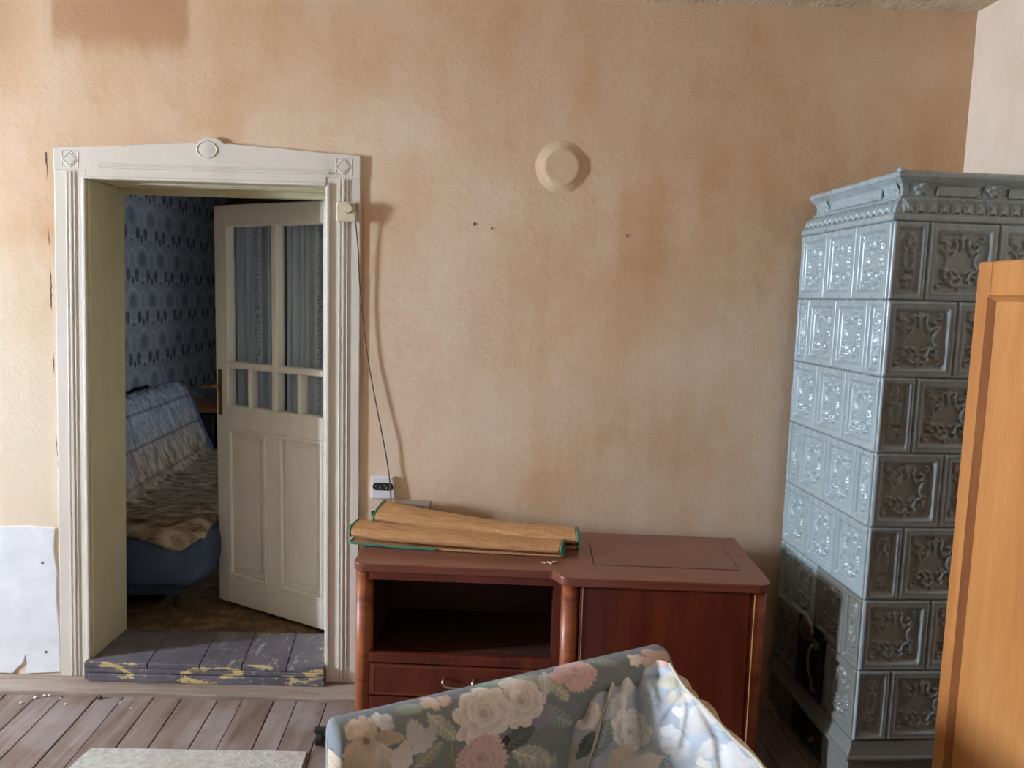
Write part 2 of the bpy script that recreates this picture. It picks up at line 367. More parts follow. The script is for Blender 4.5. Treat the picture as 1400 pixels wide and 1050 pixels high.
# ------------------------------------------------------------------ next room shell
ZF = .08
def wallpaper():
    g = G('damask_wallpaper', .7, spec=.35); X, Y, Z = g.xyz()
    PH, PW = .27, .31
    row = g.m_('FLOOR', g.m_('DIVIDE', Z, PH)); par = g.m_('MODULO', row, 2.0)
    u = g.m_('SUBTRACT', g.m_('FRACT', g.m_('ADD', g.m_('DIVIDE', Y, PW), g.m_('MULTIPLY', par, .5))), .5)   # -.5..5
    w = g.m_('SUBTRACT', g.m_('FRACT', g.m_('DIVIDE', Z, PH)), .5)
    au = g.m_('ABSOLUTE', u)
    def ell(cu, cw, ru, rw, soft=.35):
        a = g.m_('DIVIDE', g.m_('SUBTRACT', au, cu), ru); c = g.m_('DIVIDE', g.m_('SUBTRACT', w, cw), rw)
        d = g.m_('SQRT', g.m_('ADD', g.m_('MULTIPLY', a, a), g.m_('MULTIPLY', c, c)))
        return g.rng(d, 1-soft, 1+soft*.4, 1, 0), d
    fan, _ = ell(0, .10, .22, .20, .6); fan = g.m_('MULTIPLY', fan, g.rng(g.m_('SINE', g.m_('MULTIPLY', g.m_('ARCTAN2', au, g.m_('ADD', w, .12)), 16.0)), -1, 1, .35, 1)); side, _ = ell(.30, -.28, .11, .17, .4); drop, _ = ell(.5, -.42, .07, .10, .3); dot, _ = ell(0, -.46, .05, .06, .3)
    mx = lambda a, c: g.m_('MAXIMUM', a, c)
    darkm = mx(mx(g.m_('MULTIPLY', fan, .75), side), mx(drop, g.m_('MULTIPLY', dot, .8)))
    _, da = ell(0, .0, .36, .40); arch = g.win(da, .93, 1.05, .05)
    _, db = ell(.5, -.1, .2, .42); arch2 = g.win(db, .93, 1.07, .06)
    lin = mx(arch, arch2)
    base = g.ramp(g.noise(scale=3, det=4), [(.3, srgb(122, 121, 126)), (.7, srgb(140, 138, 140))])
    c = g.mix(g.m_('MULTIPLY', lin, .5), base, srgb(176, 172, 162))
    c = g.mix(g.m_('MULTIPLY', darkm, g.rng(g.noise(scale=55, det=3), .3, .6, .5, 1.0)), c, srgb(50, 48, 50))
    g.col(c); return g.m
MPAPER = wallpaper()
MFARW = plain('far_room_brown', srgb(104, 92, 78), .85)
def offy(x, y): return x+ey[0]/ey[1]*(y-3.3)
tag(MB().prism_z([(offy(-2.3, 3.26), 3.26), (offy(-2.3, 7.0), 7.0), (-2.75, 7.0), (-2.75, 3.26)][::-1], 0, 2.72).build('wall_far_left', MPAPER), 'blue-grey damask wallpaper wall in the next room', 'wall', kind='structure')
b = MB()
for a0, a1, z0, z1 in ((3.26, WIN3[0], 0, 2.72), (WIN3[1], 7.0, 0, 2.72), (WIN3[0], WIN3[1], 0, WIN3[2]), (WIN3[0], WIN3[1], WIN3[3], 2.72)): b.box(.8, 1.1, a0, a1, z0, z1)
tag(MB().box(-2.75, 1.1, 7.0, 7.25, 0, 2.72).build('wall_far_back', MFARW), 'dim back wall of the next room', 'wall', kind='structure')
tag(b.build('wall_far_right', MFARW), 'dim right wall of the next room', 'wall', kind='structure')
tag(MB().box(-2.75, 1.1, 3.262, 7.25, 2.55, 2.75).build('ceiling_far', MFARW), 'dark ceiling of the next room', 'ceiling', kind='structure')
tag(MB().box(-2.75, 1.1, 3.262, 7.25, -.1, ZF).build('floor_far', MFARFL), 'dark brown speckled floor of the next room', 'floor', kind='structure')
# threshold: raised step of dark painted boards
thr = empty('trim_2', (0, 0, 0)); tag(thr, 'raised doorway threshold of peeling dark painted boards', 'threshold', kind='structure')
MB().box(-1.675, -.702, 2.962, 3.262, .0, .075).build('step_core', MTHR, thr)
xs = [-1.672, -1.46, -1.25, -1.08, -.90, -.704]
for i in range(5):
    a, c = xs[i], xs[i+1]
    MB().prism_z([(a+.0015+.045, 2.952), (c-.0015+(.045 if i < 4 else 0), 2.952), (c-.0015, 3.262), (a+.0015, 3.262)] if i else [(a+.0015, 2.952), (c-.0015+.045, 2.952), (c-.0015, 3.262), (a+.0015, 3.262)], .075, .097+rnd.uniform(-.002, .002)).build('board', MTHR, thr, bevel=.003)
MB().box(-1.655, -.704, 2.950, 2.963, .016, .050).build('riser_board', MTHR, thr, bevel=.004)
MB().box(-1.665, -.704, 2.953, 2.963, .052, .074).build('riser_board', MTHR, thr, bevel=.004)

# ------------------------------------------------------------------ door casing and leaf
door = empty('door_1', (0, 0, 0)); tag(door, 'cream painted doorway casing with half-open glazed door leaf', 'door', kind='structure')
CY = 2.989                                             # face of the casing boards
def pilaster(x0, x1, inner):                          # inner: +1 when the opening lies to the right
    b = MB().box(x0, x1, CY, 3.0, .016, 2.035)
    b.build('pilaster', MPAINT, door, bevel=.003)
    w = x1-x0; sg = inner; xi = x1 if sg > 0 else x0; xo = x0 if sg > 0 else x1
    for off, ww, dp in ((.046, .006, .004), (.060, .009, .006), (.076, .005, .004)):
        a = xo+sg*off; MB().box(min(a, a+sg*ww), max(a, a+sg*ww), CY-dp, CY+.002, .02, 2.03).build('bead', MPAINT, door, bevel=.002)
    MB().box(min(xi-sg*.013, xi), max(xi-sg*.013, xi), CY-.008, CY+.002, .02, 2.012).build('edge_bead', MPAINT, door, bevel=.003, seg=2)
pilaster(-1.762, DX0, 1); pilaster(DX1-.006, -.576, -1)
crown = [(-1.762, 2.035), (-1.762, 2.118), (-1.70, 2.122), (-1.55, 2.128), (-1.40, 2.140), (-1.27, 2.146), (-1.222, 2.149)]
crown += [(-1.156+.062*math.cos(a), 2.122+.050*math.sin(a)) for a in [R(150), R(130), R(110), R(90), R(70), R(50), R(30)]]
crown += [(-1.088, 2.149), (-1.03, 2.146), (-.90, 2.138), (-.75, 2.128), (-.62, 2.122), (-.576, 2.118), (-.576, 2.035)]
crown += [(DX1-.006, 2.035), (DX1-.006, 2.003), (DX0, 2.003), (DX0, 2.035)]
MB().prism_y(crown, CY-.002, 3.0).build('head_board', MPAINT, door, bevel=.003)
bo = MB().lathe([(.040, -.002), (.040, .002), (.037, .0035), (.034, .001), (.026, .002), (.012, .003), (.002, .003)], (0, 0, 0), 'y', 28).build('oval_boss', MPAINT, door, smooth=False)
bo.location = (-1.156, CY-.002, 2.124); bo.scale = (1.0, 1, .8)
MB().box(-1.59, -.694, CY-.010, CY, 2.045, 2.053).build('head_moulding', MPAINT, door, bevel=.002)
MB().box(-1.59, -.694, CY-.006, CY, 2.059, 2.064).build('head_moulding', MPAINT, door, bevel=.002)
MB().box(DX0, DX1-.006, CY-.012, CY, 2.003, 2.014).build('head_bead', MPAINT, door, bevel=.004)
for cx in (-1.699, -.640):                            # corner blocks: square with a raised lozenge
    cz, r = 2.075, .030
    e = MB()
    for (a0, a1) in (((-r, 0), (0, r)), ((0, r), (r, 0)), ((r, 0), (0, -r)), ((0, -r), (-r, 0))):
        e.tube([(cx+a0[0], CY-.001, cz+a0[1]), (cx+a1[0], CY-.001, cz+a1[1])], .0032, 6)
    for q in ((-r, -r, r, -r), (r, -r, r, r), (r, r, -r, r), (-r, r, -r, -r)):
        e.tube([(cx+q[0], CY-.001, cz+q[1]), (cx+q[2], CY-.001, cz+q[3])], .0025, 6)
    e.prism_y([(cx-r*.75, cz), (cx, cz+r*.75), (cx+r*.75, cz), (cx, cz-r*.75)], CY-.005, CY)
    e.build('corner_block', MPAINT, door)
MB().box(DX0, DX0+.012, CY+.003, 3.262, .097, 2.003).build('reveal_board', MREV, door, bevel=.003)
MB().box(DX1-.012, DX1, CY+.003, 3.235, .097, 2.003).build('reveal_board', MREV, door, bevel=.003)
MB().box(DX0+.012, DX1-.012, CY+.003, 3.262, 2.003, 2.02).build('soffit_board', MREV, door, bevel=.003)
for y0 in (3.05, 3.10): MB().box(DX0+.05, DX1-.05, y0, y0+.018, 1.996, 2.004).build('soffit_bead', MREV, door, bevel=.003)
MB().box(DX0+.012, DX1-.05, 3.215, 3.262, 1.980, 2.004).build('door_stop', MREV, door, bevel=.003)

for ch in door.children:                              # the old casing leans: its left side runs out of plumb
    if ch.name.startswith('oval'): continue
    for v in ch.data.vertices:
        v.co.x += (v.co.z-1.05)*.025*max(0, min(1, (-.64-v.co.x)/1.06))
T = .052
def leafbox(mb, s0, s1, z0, z1, y0=-T, y1=0.0): return mb.box(s0, s1, y0, y1, z0, z1)
lb = MB(); S0, S1 = .03, .765
leafbox(lb, S0, .10, .10, 1.985); leafbox(lb, .685, S1, .10, 1.985)
for z0, z1 in ((.10, .235), (.955, 1.060), (1.888, 1.985)): leafbox(lb, .10, .685, z0, z1)
leafbox(lb, .36, .445, .235, .955); leafbox(lb, .372, .403, 1.060, 1.888)
leafbox(lb, .10, .372, 1.238, 1.266); leafbox(lb, .403, .685, 1.238, 1.266)
leafbox(lb, .229, .25, 1.060, 1.238); leafbox(lb, .535, .556, 1.060, 1.238)
leaf = lb.build('door_leaf', MDOOR, door, bevel=.004)
leaf.location = (-.705, 3.246, 0); leaf.rotation_euler = (0, 0, R(151))
for s0, s1 in ((.10, .36), (.445, .685)):             # lower panels: recessed, moulded surround, raised field
    p = MB(); leafbox(p, s0, s1, .235, .955, -.035, -.016)
    q = .045; p.prism_y([(s0+q, .235+q), (s1-q, .235+q), (s1-q, .955-q), (s0+q, .955-q)], -.016, -.009)
    p.build('panel', MDOOR, leaf, bevel=.004)
    m = MB(); w = .014
    m.box(s0, s1, -.016, .004, .235, .235+w).box(s0, s1, -.016, .004, .955-w, .955).box(s0, s0+w, -.016, .004, .235+w, .955-w).box(s1-w, s1, -.016, .004, .235+w, .955-w)
    m.build('panel_moulding', MDOOR, leaf, bevel=.005, seg=3)
MPANE = glass('door_glass', .04)
for s0, s1, z0, z1 in ((.10, .372, 1.266, 1.888), (.403, .685, 1.266, 1.888), (.10, .229, 1.06, 1.238), (.25, .372, 1.06, 1.238), (.403, .535, 1.06, 1.238), (.556, .685, 1.06, 1.238)):
    leafbox(MB(), s0, s1, z0, z1, -.045, -.042).build('glass_pane', MPANE, leaf)
def curtain_mat():
    g = G('sheer_curtain', .9, spec=.1); X, Y, Z = g.xyz()
    c = g.ramp(g.noise(g.scl(g.tc(), (8, 1, .3)), 9, 3), [(.3, srgb(186, 190, 198)), (.7, srgb(220, 222, 226))])
    band = g.m_('ADD', g.win(X, .165, .195, .003), g.m_('ADD', g.win(X, .545, .575, .003), g.win(X, .455, .468, .002)))
    lace = g.rng(g.vor(g.tc(), 95), .32, .5, 1, 0)
    c = g.mix(g.m_('MULTIPLY', band, g.m_('MULTIPLY', lace, .75)), c, srgb(110, 108, 106))
    g.col(c)
    tl = g.t.nodes.new('ShaderNodeBsdfTranslucent'); g.L(c, tl.inputs[0]); ms = g.t.nodes.new('ShaderNodeMixShader'); ms.inputs[0].default_value = .45
    g.L(g.b.outputs[0], ms.inputs[1]); g.L(tl.outputs[0], ms.inputs[2]); g.L(ms.outputs[0], g.t.nodes['Material Output'].inputs[0]); return g.m
MCUR = curtain_mat()
for s0, s1, ph in ((.085, .385, .3), (.39, .70, 1.9)):
    P = []
    for i in range(121):
        s = s0+(s1-s0)*i/120
        y = -.068-.008*math.sin(s*150+ph)-.006*math.sin(s*71+2*ph)-.003*math.sin(s*260+ph)
        P.append([(s+.004*math.sin(zz*3+ph), y*(1+.04*math.sin(zz*4)), zz) for zz in (1.03, 1.2, 1.4, 1.6, 1.8, 1.92)])
    c = MB().grid(P).build('sheer_curtain', MCUR, leaf, smooth=True, fix=False); c['label'] = 'white sheer curtain with lace bands'
MBRASS = plain('aged_brass', srgb(150, 118, 70), .4, .9, .25, 40)
hp = MB().box(.722, .748, 0, .004, 1.012, 1.228).build('handle_plate', MBRASS, leaf, bevel=.002); hp['label'] = 'aged brass handle plate'
h = MB().cyl((.735, .004, 1.150), (0, 1, 0), .009, .03, 14).tube(spline([(.735, .036, 1.150), (.75, .040, 1.148), (.79, .040, 1.142), (.815, .038, 1.138)], 6), .0075, 10)
h.build('door_handle', MBRASS, leaf, smooth=True)
MB().cyl((.735, .004, 1.085), (0, 1, 0), .006, .003, 12).tube([(.735, .008, 1.085), (.735, .010, 1.05)], .003, 6).build('key', MBRASS, leaf)
for z in (.35, 1.75): MB().cyl((.032, .004, z), (0, 0, 1), .008, .09, 12).build('hinge', MDOOR, leaf)

# ------------------------------------------------------------------ thermostat, cable, socket
MPLAS = plain('aged_ivory_plastic', srgb(214, 200, 170), .45, 0, .06)
MPLASW = plain('white_plastic', srgb(226, 224, 228), .35, 0, .04)
MBLACK = plain('black_plastic', srgb(38, 36, 36), .4)
th = empty('thermostat', (-.6245, CY-.007, 1.907)); tag(th, 'small ivory dial thermostat box on the right door casing', 'thermostat')
MB().box(-.037, .037, -.018, .0, -.037, .037).build('housing', MPLAS, th, bevel=.004)
MB().lathe([(.017, .0), (.017, .006), (.0155, .008), (.002, .008)], (.008, -.018, .012), 'y', 28).build('dial', MPLAS, th)
MB().lathe([(.0185, .0), (.0185, .0008), (.017, .0008)], (.008, -.018, .012), 'y', 28).build('dial_ring', plain('dial_shadow_line', srgb(90, 80, 66), .6), th)
for k in range(7): MB().box(.0365, .0385, -.015, -.004, .004+k*.0046, .0062+k*.0046).build('vent_slot', plain('vent_dark', srgb(86, 74, 60), .7), th)
cb = [(-.592, 2.972, 1.872), (-.588, 2.975, 1.84), (-.582, 2.979, 1.76), (-.575, 2.982, 1.62), (-.562, 2.985, 1.48), (-.540, 2.986, 1.33), (-.505, 2.984, 1.15), (-.478, 2.982, 1.02), (-.462, 2.984, .93), (-.452, 2.982, .86), (-.448, 2.982, .80), (-.447, 2.984, .74), (-.447, 2.982, .705)]
tag(MB().tube(spline(cb, 8), .0026, 7).build('cable', plain('brown_cable', srgb(92, 74, 58), .6), smooth=True), 'thin brown cable hanging from the thermostat to the cabinet', 'cable')
sk = empty('wall_socket', (-.480, 2.9995, .837)); tag(sk, 'white double socket with black insert on the wall above the cabinet', 'socket')
MB().box(-.046, .046, -.012, .0, -.046, .046).build('cover_plate', MPLASW, sk, bevel=.004)
pl = [(-.026+.015*math.cos(a), .004+.015*math.sin(a)) for a in np.linspace(math.pi/2, 3*math.pi/2, 9)]+[(.026+.015*math.cos(a), .004+.015*math.sin(a)) for a in np.linspace(-math.pi/2, math.pi/2, 9)]
MB().prism_y(pl, -.0135, -.010).build('insert', MBLACK, sk)
for hx, hz in ((-.028, .006), (-.012, .000), (.006, .008), (.014, -.001), (.030, .005)):
    MB().cyl((hx, -.0137, hz), (0, -1, 0), .0035, .0006, 10).build('contact_hole', plain('contact_grey', srgb(150, 146, 140), .4, .3), sk)

# ------------------------------------------------------------------ tiled stove
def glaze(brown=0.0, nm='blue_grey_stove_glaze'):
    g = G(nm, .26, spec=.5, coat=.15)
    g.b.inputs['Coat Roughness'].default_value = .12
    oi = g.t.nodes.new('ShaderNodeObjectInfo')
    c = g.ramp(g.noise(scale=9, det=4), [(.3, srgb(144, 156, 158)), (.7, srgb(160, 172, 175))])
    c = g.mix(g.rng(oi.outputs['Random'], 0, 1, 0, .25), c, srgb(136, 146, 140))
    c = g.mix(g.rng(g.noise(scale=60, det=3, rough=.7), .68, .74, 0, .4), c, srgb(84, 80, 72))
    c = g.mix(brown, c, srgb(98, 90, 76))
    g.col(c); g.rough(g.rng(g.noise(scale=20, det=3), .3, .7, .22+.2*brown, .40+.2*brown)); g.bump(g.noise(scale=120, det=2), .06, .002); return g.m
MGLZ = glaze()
MGLZ2 = glaze(.75, 'browner_stove_glaze')       # browner glaze for the tiles round the fire door and the plinth
MJOINT = plain('stove_joint', srgb(134, 138, 136), .8)
MIRON = plain('black_cast_iron', srgb(44, 42, 42), .5, .5, .3, 20, .2)
MIRON2 = plain('worn_steel', srgb(120, 112, 104), .4, .8, .2, 30)
def spiral(cx, cz, ra, rb, a0, sweep, n=60):
    t = np.linspace(0, 1, n); r = ra+(rb-ra)*t; a = a0+sweep*t
    return np.stack([cx+r*np.cos(a), cz+r*np.sin(a)], 1)
def ornament(half):
    """scroll curves in a unit panel -1..1 (x mirrored), each with width and height"""
    C = []
    if half:
        C += [(spiral(.0, .05, .46, .40, 0, 2*math.pi), .085, 1.0), (spiral(.30, .62, .30, .04, -1.9, 5.6), .09, .9), (spiral(.30, -.55, .30, .04, 1.9, -5.6), .09, .9)]
        C += [(np.stack([np.linspace(0, .0, 20), np.linspace(.55, .95, 20)], 1), .14, .9), (np.stack([np.linspace(0, .0, 20), np.linspace(-.5, -.92, 20)], 1), .14, .9), (spiral(.12, .82, .16, .05, .2, 3.2), .06, .8), (spiral(.12, -.8, .16, .05, -.2, -3.2), .06, .8)]
    else:
        C += [(spiral(.52, .58, .30, .03, 2.6, 6.2), .07, 1.0), (spiral(.60, -.52, .28, .03, -2.2, -6.4), .07, 1.0), (spiral(.98, .0, .42, .36, 2.2, 1.9), .06, .95),
              (spiral(.22, .70, .22, .05, 3.4, -4.6), .06, .9), (spiral(.26, -.66, .26, .04, -3.2, 4.8), .065, 1.0), (spiral(.80, .86, .16, .03, 3.9, 4.6), .05, .8), (spiral(.84, -.86, .16, .03, -3.9, -4.6), .05, .8),
              (np.stack([np.linspace(0, .02, 14), np.linspace(.52, .90, 14)], 1), .10, 1.0), (np.stack([np.linspace(0, .0, 14), np.linspace(-.60, -.92, 14)], 1), .09, .9), (np.stack([np.linspace(.14, .34, 14), np.linspace(-.42, -.30, 14)], 1), .05, .7),
              (np.stack([np.linspace(.30, .44, 14), np.linspace(.36, .22, 14)], 1), .05, .7), (np.stack([np.linspace(.72, .86, 12), np.linspace(.34, .44, 12)], 1), .045, .7), (np.stack([np.linspace(.70, .86, 12), np.linspace(-.22, -.30, 12)], 1), .045, .7)]
    return C
def tile_mesh(name, w, h, half, flip):
    nu, nv = (30 if half else 56), 60
    U, V = np.meshgrid(np.linspace(.0007, w-.0007, nu), np.linspace(.0007, h-.0007, nv), indexing='ij')
    e = np.minimum(np.minimum(U, w-U), np.minimum(V, h-V))
    k = .66 if half else 1.0
    H = np.interp(e, [0, .003, .008*k, .015*k, .018*k, .0205*k, .023*k, .026*k, .034*k, .04*k, .2], [.000, .0045, .0065, .0065, .0035, .0075, .0075, .003, -.005, -.006, -.006])
    m = .034; mu = .022 if half else .034; pu = (U-w/2)/(w/2-mu); pv = (V-h/2)/(h/2-m); ins = (np.abs(pu) < 1.05) & (np.abs(pv) < 1.05)
    if flip: pu = -pu
    asp = (w/2-mu)/(h/2-m)
    rr = np.zeros_like(H); wob = .06*np.sin(7*pv+2)+.04*np.sin(13*pu+1)
    for pts, wd, amp in ornament(half):
        for sx in (1, -1):
            q = pts.copy(); q[:, 0] *= sx
            d = np.full(H.shape, 9.0)
            for p in q: d = np.minimum(d, np.hypot((pu+wob*.25-p[0])*asp*1.0, (pv-p[1])))
            wv = wd*(.55 if half else 1)*(1+.25*np.sin(30*pu)*np.sin(26*pv))
            rr = np.maximum(rr, amp*np.sqrt(np.clip(1-(d/wv)**2, 0, 1)))
    rr = rr*(1+.25*np.sin(pu*23+pv*31)*np.sin(pv*27-pu*15))
    H = H+np.where(ins, rr*.010, 0)
    b = MB(); v = [(float(U[i, j]), float(-H[i, j]), float(V[i, j])) for i in range(nu) for j in range(nv)]
    f = [(i*nv+j, (i+1)*nv+j, (i+1)*nv+j+1, i*nv+j+1) for i in range(nu-1) for j in range(nv-1)]
    # skirt back to the core so the tile is a solid piece
    ring = [(i, 0) for i in range(nu)]+[(nu-1, j) for j in range(1, nv)]+[(i, nv-1) for i in range(nu-2, -1, -1)]+[(0, j) for j in range(nv-2, 0, -1)]
    base = len(v); v += [(float(U[i, j]), .014, float(V[i, j])) for i, j in ring]; n = len(ring)
    f += [(ring[k][0]*nv+ring[k][1], base+k, base+(k+1) % n, ring[(k+1) % n][0]*nv+ring[(k+1) % n][1]) for k in range(n)]
    f.append(tuple(range(base, base+n)))
    b.add(v, f); me = b.mesh(name, True); me.materials.append(MGLZ)
    me.polygons.foreach_set('use_smooth', [True]*len(me.polygons)); return me
stove = empty('tiled_stove', (1.146, 2.335, 0), AX); tag(stove, 'tall blue-grey glazed tile stove with ornate relief tiles in the corner', 'stove')
SD, SW, Z0, RH = .612, .555, .210, .236
FW, LW = SW/2.5, SD/3
tm = {k: tile_mesh('relief_tile', *a) for k, a in dict(FF=(FW, RH, False, False), FH=(FW/2, RH, True, False), LF=(LW, RH, False, True), LH=(LW/2, RH, True, False)).items()}
MB().box(.0095, SW-.002, .0095, SD-.002, .17, 1.866).build('stove_core', MJOINT, stove)
for row in range(7):                                  # row 0 is the top one
    z = Z0+(6-row)*RH
    odd = row % 2 == 0
    seq = [('FH', FW/2), ('FF', FW), ('FF', FW)] if odd else [('FF', FW), ('FF', FW), ('FH', FW/2)]
    x = 0
    for k, w in seq:
        o = link('relief_tile', tm[k], None, stove); o.location = (x, 0, z); x += w
    seq = [('LF', LW)]*3 if odd else [('LH', LW/2), ('LF', LW), ('LF', LW), ('LH', LW/2)]
    y = 0
    for i, (k, w) in enumerate(seq):                  # from the front corner backwards
        if not (row == 6 and i == 1):                 # the fire door sits here
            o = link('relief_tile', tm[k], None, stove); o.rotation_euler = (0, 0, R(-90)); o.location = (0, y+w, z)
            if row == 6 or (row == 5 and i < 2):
                o.material_slots[0].link = 'OBJECT'; o.material_slots[0].material = MGLZ2; o['label'] = 'browner tile near the fire door'
        y += w
def ledge(prof, name, mat, z0=0.0, closed_top=True):   # profile (outward offset, z) swept round left side and front
    b = MB(); rows = []
    for o, z in prof: rows.append([(-o, SD+.0, z), (-o, -o, z), (SW+.0, -o, z)])
    b.grid(rows)
    if closed_top:
        o, z = prof[-1]; b.add([(-o, SD, z), (-o, -o, z), (SW, -o, z), (SW, SD, z)], [(0, 1, 2, 3)])
        o, z = prof[0]; b.add([(-o, SD, z), (-o, -o, z), (SW, -o, z), (SW, SD, z)], [(3, 2, 1, 0)])
        n = len(b.v)
        b.add([(-o, SD, z) for o, z in prof]+[(SW-.05, SD, prof[-1][1]), (SW-.05, SD, prof[0][1])], [tuple(range(len(prof)+2))])
        b.add([(SW, -o, z) for o, z in prof]+[(SW, SD-.05, prof[-1][1]), (SW, SD-.05, prof[0][1])], [tuple(range(len(prof)+2))[::-1]])
    return b.build(name, mat, stove, bevel=.0015, seg=1)
ZT = 1.862
ledge([(.002, ZT), (.008, ZT+.004), (.008, ZT+.018), (.003, ZT+.022), (.0, ZT+.026)], 'cornice_band', MGLZ)
ledge([(-.002, ZT+.026), (-.004, ZT+.036), (-.012, ZT+.052), (-.024, ZT+.064), (-.034, ZT+.068), (-.034, ZT+.074), (-.041, ZT+.080), (-.046, ZT+.092), (-.045, ZT+.104), (-.038, ZT+.116), (-.028, ZT+.124)], 'cornice_cove', MGLZ)
ledge([(-.027, ZT+.124), (-.020, ZT+.130), (-.014, ZT+.134), (-.014, ZT+.146), (-.022, ZT+.152)], 'cornice_top', MGLZ)
# acanthus leaves on the rolled course
def leaf_mesh():
    nu, nv = 13, 15; P = []
    for i in range(nu):
        u = -1+2*i/(nu-1); row = []
        for j in range(nv):
            t = j/(nv-1)
            o, z = np.interp(t, [0, .3, .6, 1], [.000, -.003, -.012, -.030]), .027+.041*t
            wdt = .0175*(1-.55*t**3)
            hgt = .0075*(1-abs(u)**2)*math.sin(math.pi*min(1, t*.9+.12))*(1+.35*math.cos(u*9))
            row.append((u*wdt, -(o+hgt+.001), ZT+z+.003*math.cos(u*3)))
        P.append(row)
    me = MB().grid(P).mesh('leaf'); me.materials.append(MGLZ); me.polygons.foreach_set('use_smooth', [True]*len(me.polygons)); return me
lm = leaf_mesh()
nl = 16
for k in range(nl):
    o = link('acanthus_leaf', lm, None, stove); o.rotation_euler = (0, 0, R(-90)); o.location = (0, .022+(SD-.035)*(k+.5)/nl, 0)
nf = 14
for k in range(nf):
    o = link('acanthus_leaf', lm, None, stove); o.location = (.022+(SW-.03)*(k+.5)/nf, 0, 0)
def rosette_mesh():
    n = 26; P = []
    U, V = np.meshgrid(np.linspace(-1, 1, n), np.linspace(-1, 1, n), indexing='ij'); H = np.zeros_like(U)
    for pts, wd in ((spiral(.35, .25, .5, .05, 2.2, 5), .2), (spiral(-.35, .25, .5, .05, .9, -5), .2), (spiral(0, -.45, .4, .05, 0, 5), .2)):
        d = np.full(U.shape, 9.0)
        for p in pts: d = np.minimum(d, np.hypot(U-p[0], V-p[1]))
        H = np.maximum(H, np.sqrt(np.clip(1-(d/wd)**2, 0, 1)))
    for i in range(n):
        P.append([(float(U[i, j])*.032, float(-H[i, j]*.007+.042-.012*max(0, V[i, j])), ZT+.098+float(V[i, j])*.022) for j in range(n)])
    me = MB().grid(P).mesh('rosette'); me.materials.append(MGLZ); me.polygons.foreach_set('use_smooth', [True]*len(me.polygons)); return me
rm = rosette_mesh()
for yy in (.09, .54):
    o = link('scroll_ornament', rm, None, stove); o.rotation_euler = (0, 0, R(-90)); o.location = (0, yy, 0)
for xx in (.10, .33, .52):
    o = link('scroll_ornament', rm, None, stove); o.location = (xx, 0, 0)
for (y0, y1) in ((.15, .48),):
    MB().box(.036, .042, y0, y1, ZT+.082, ZT+.112).build('cove_panel', MGLZ, stove, bevel=.002)
MB().box(.15, .28, .036, .042, ZT+.082, ZT+.112).build('cove_panel', MGLZ, stove, bevel=.002)
MB().box(.38, .47, .036, .042, ZT+.082, ZT+.112).build('cove_panel', MGLZ, stove, bevel=.002)
MB().lathe([(.010, 0), (.012, .006), (.008, .012), (.002, .015)], (.022, .022, ZT+.146), 'z', 14).build('corner_knob', MGLZ, stove, smooth=True)
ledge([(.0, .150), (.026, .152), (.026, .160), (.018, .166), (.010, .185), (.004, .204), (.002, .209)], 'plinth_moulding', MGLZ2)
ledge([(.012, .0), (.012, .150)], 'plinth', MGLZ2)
# cast iron fire door in the left side
y0, y1, z0, z1 = .212, .400, .218, .470
fr = MB().box(-.012, .012, y0, y1, z0, z0+.018).box(-.012, .012, y0, y1, z1-.018, z1).box(-.012, .012, y0, y0+.018, z0+.018, z1-.018).box(-.012, .012, y1-.018, y1, z0+.018, z1-.018)
fr.build('fire_door_frame', MIRON, stove, bevel=.002)
fd = MB().box(-.016, .0, y0+.02, y1-.02, z0+.02, z1-.02); fd = fd.build('fire_door', MIRON, stove, bevel=.003)
MB().prism_z([(-.022, y0+.05), (-.016, y0+.05), (-.016, y1-.05), (-.022, y1-.05)][::-1], z0+.05, z1-.06).build('door_panel', MIRON, fd, bevel=.004)
dc = MB().lathe([(.045, 0), (.042, .008), (.03, .016), (.012, .02), (.002, .021)], (0, 0, 0), 'z', 24).build('draught_cover', MIRON2, fd, smooth=True)
dc.rotation_euler = (0, R(-90), 0); dc.location = (-.016, .315, .445)
MB().tube(spline([(-.022, .245, .42), (-.04, .246, .40), (-.042, .246, .34), (-.028, .246, .29), (-.020, .246, .25)], 6), .006, 8).build('latch', MIRON2, fd, smooth=True)
for q in ((.232, .262, .405, .43), (.236, .258, .245, .265)): MB().box(-.03, -.012, *q).build('latch_bracket', MIRON2, fd, bevel=.002)
MB().box(-.016, .0, .16, .40, .025, .13).build('ash_door', MIRON, stove, bevel=.003)
MB().cyl((-.016, .22, .08), (-1, 0, 0), .010, .018, 12).build('ash_door_knob', MIRON2, stove)

# ------------------------------------------------------------------ cabinet
MAHT = wood('mahogany_veneer_top', srgb(100, 52, 40), srgb(122, 66, 50), srgb(140, 82, 62), 'x', 1, .32, .2, 9, .03, dust=(srgb(150, 112, 98), .35))
MAH = wood('mahogany_veneer_front', srgb(76, 28, 16), srgb(98, 38, 22), srgb(120, 52, 28), 'z', 1, .34, .15, 8, .03)
MAHC = wood('walnut_crossbanded_post', srgb(108, 52, 26), srgb(150, 80, 42), srgb(170, 100, 58), 'x', 1, .42, .05, 14, .03)
MAHI = wood('dark_cabinet_interior', srgb(52, 28, 20), srgb(66, 36, 26), srgb(80, 46, 32), 'x', 1, .6, 0, 9, .03)
MINL = plain('pale_inlay', srgb(206, 150, 104), .4)
CB = empty('cabinet', (.875, 2.41, 0), R(-2)); tag(CB, 'low red-brown veneered cabinet with open niche and door against the wall', 'cabinet')
def arc(cx, cy, r, a0, a1, n=7): return [(cx+r*math.cos(R(a)), cy+r*math.sin(R(a))) for a in np.linspace(a0, a1, n)]
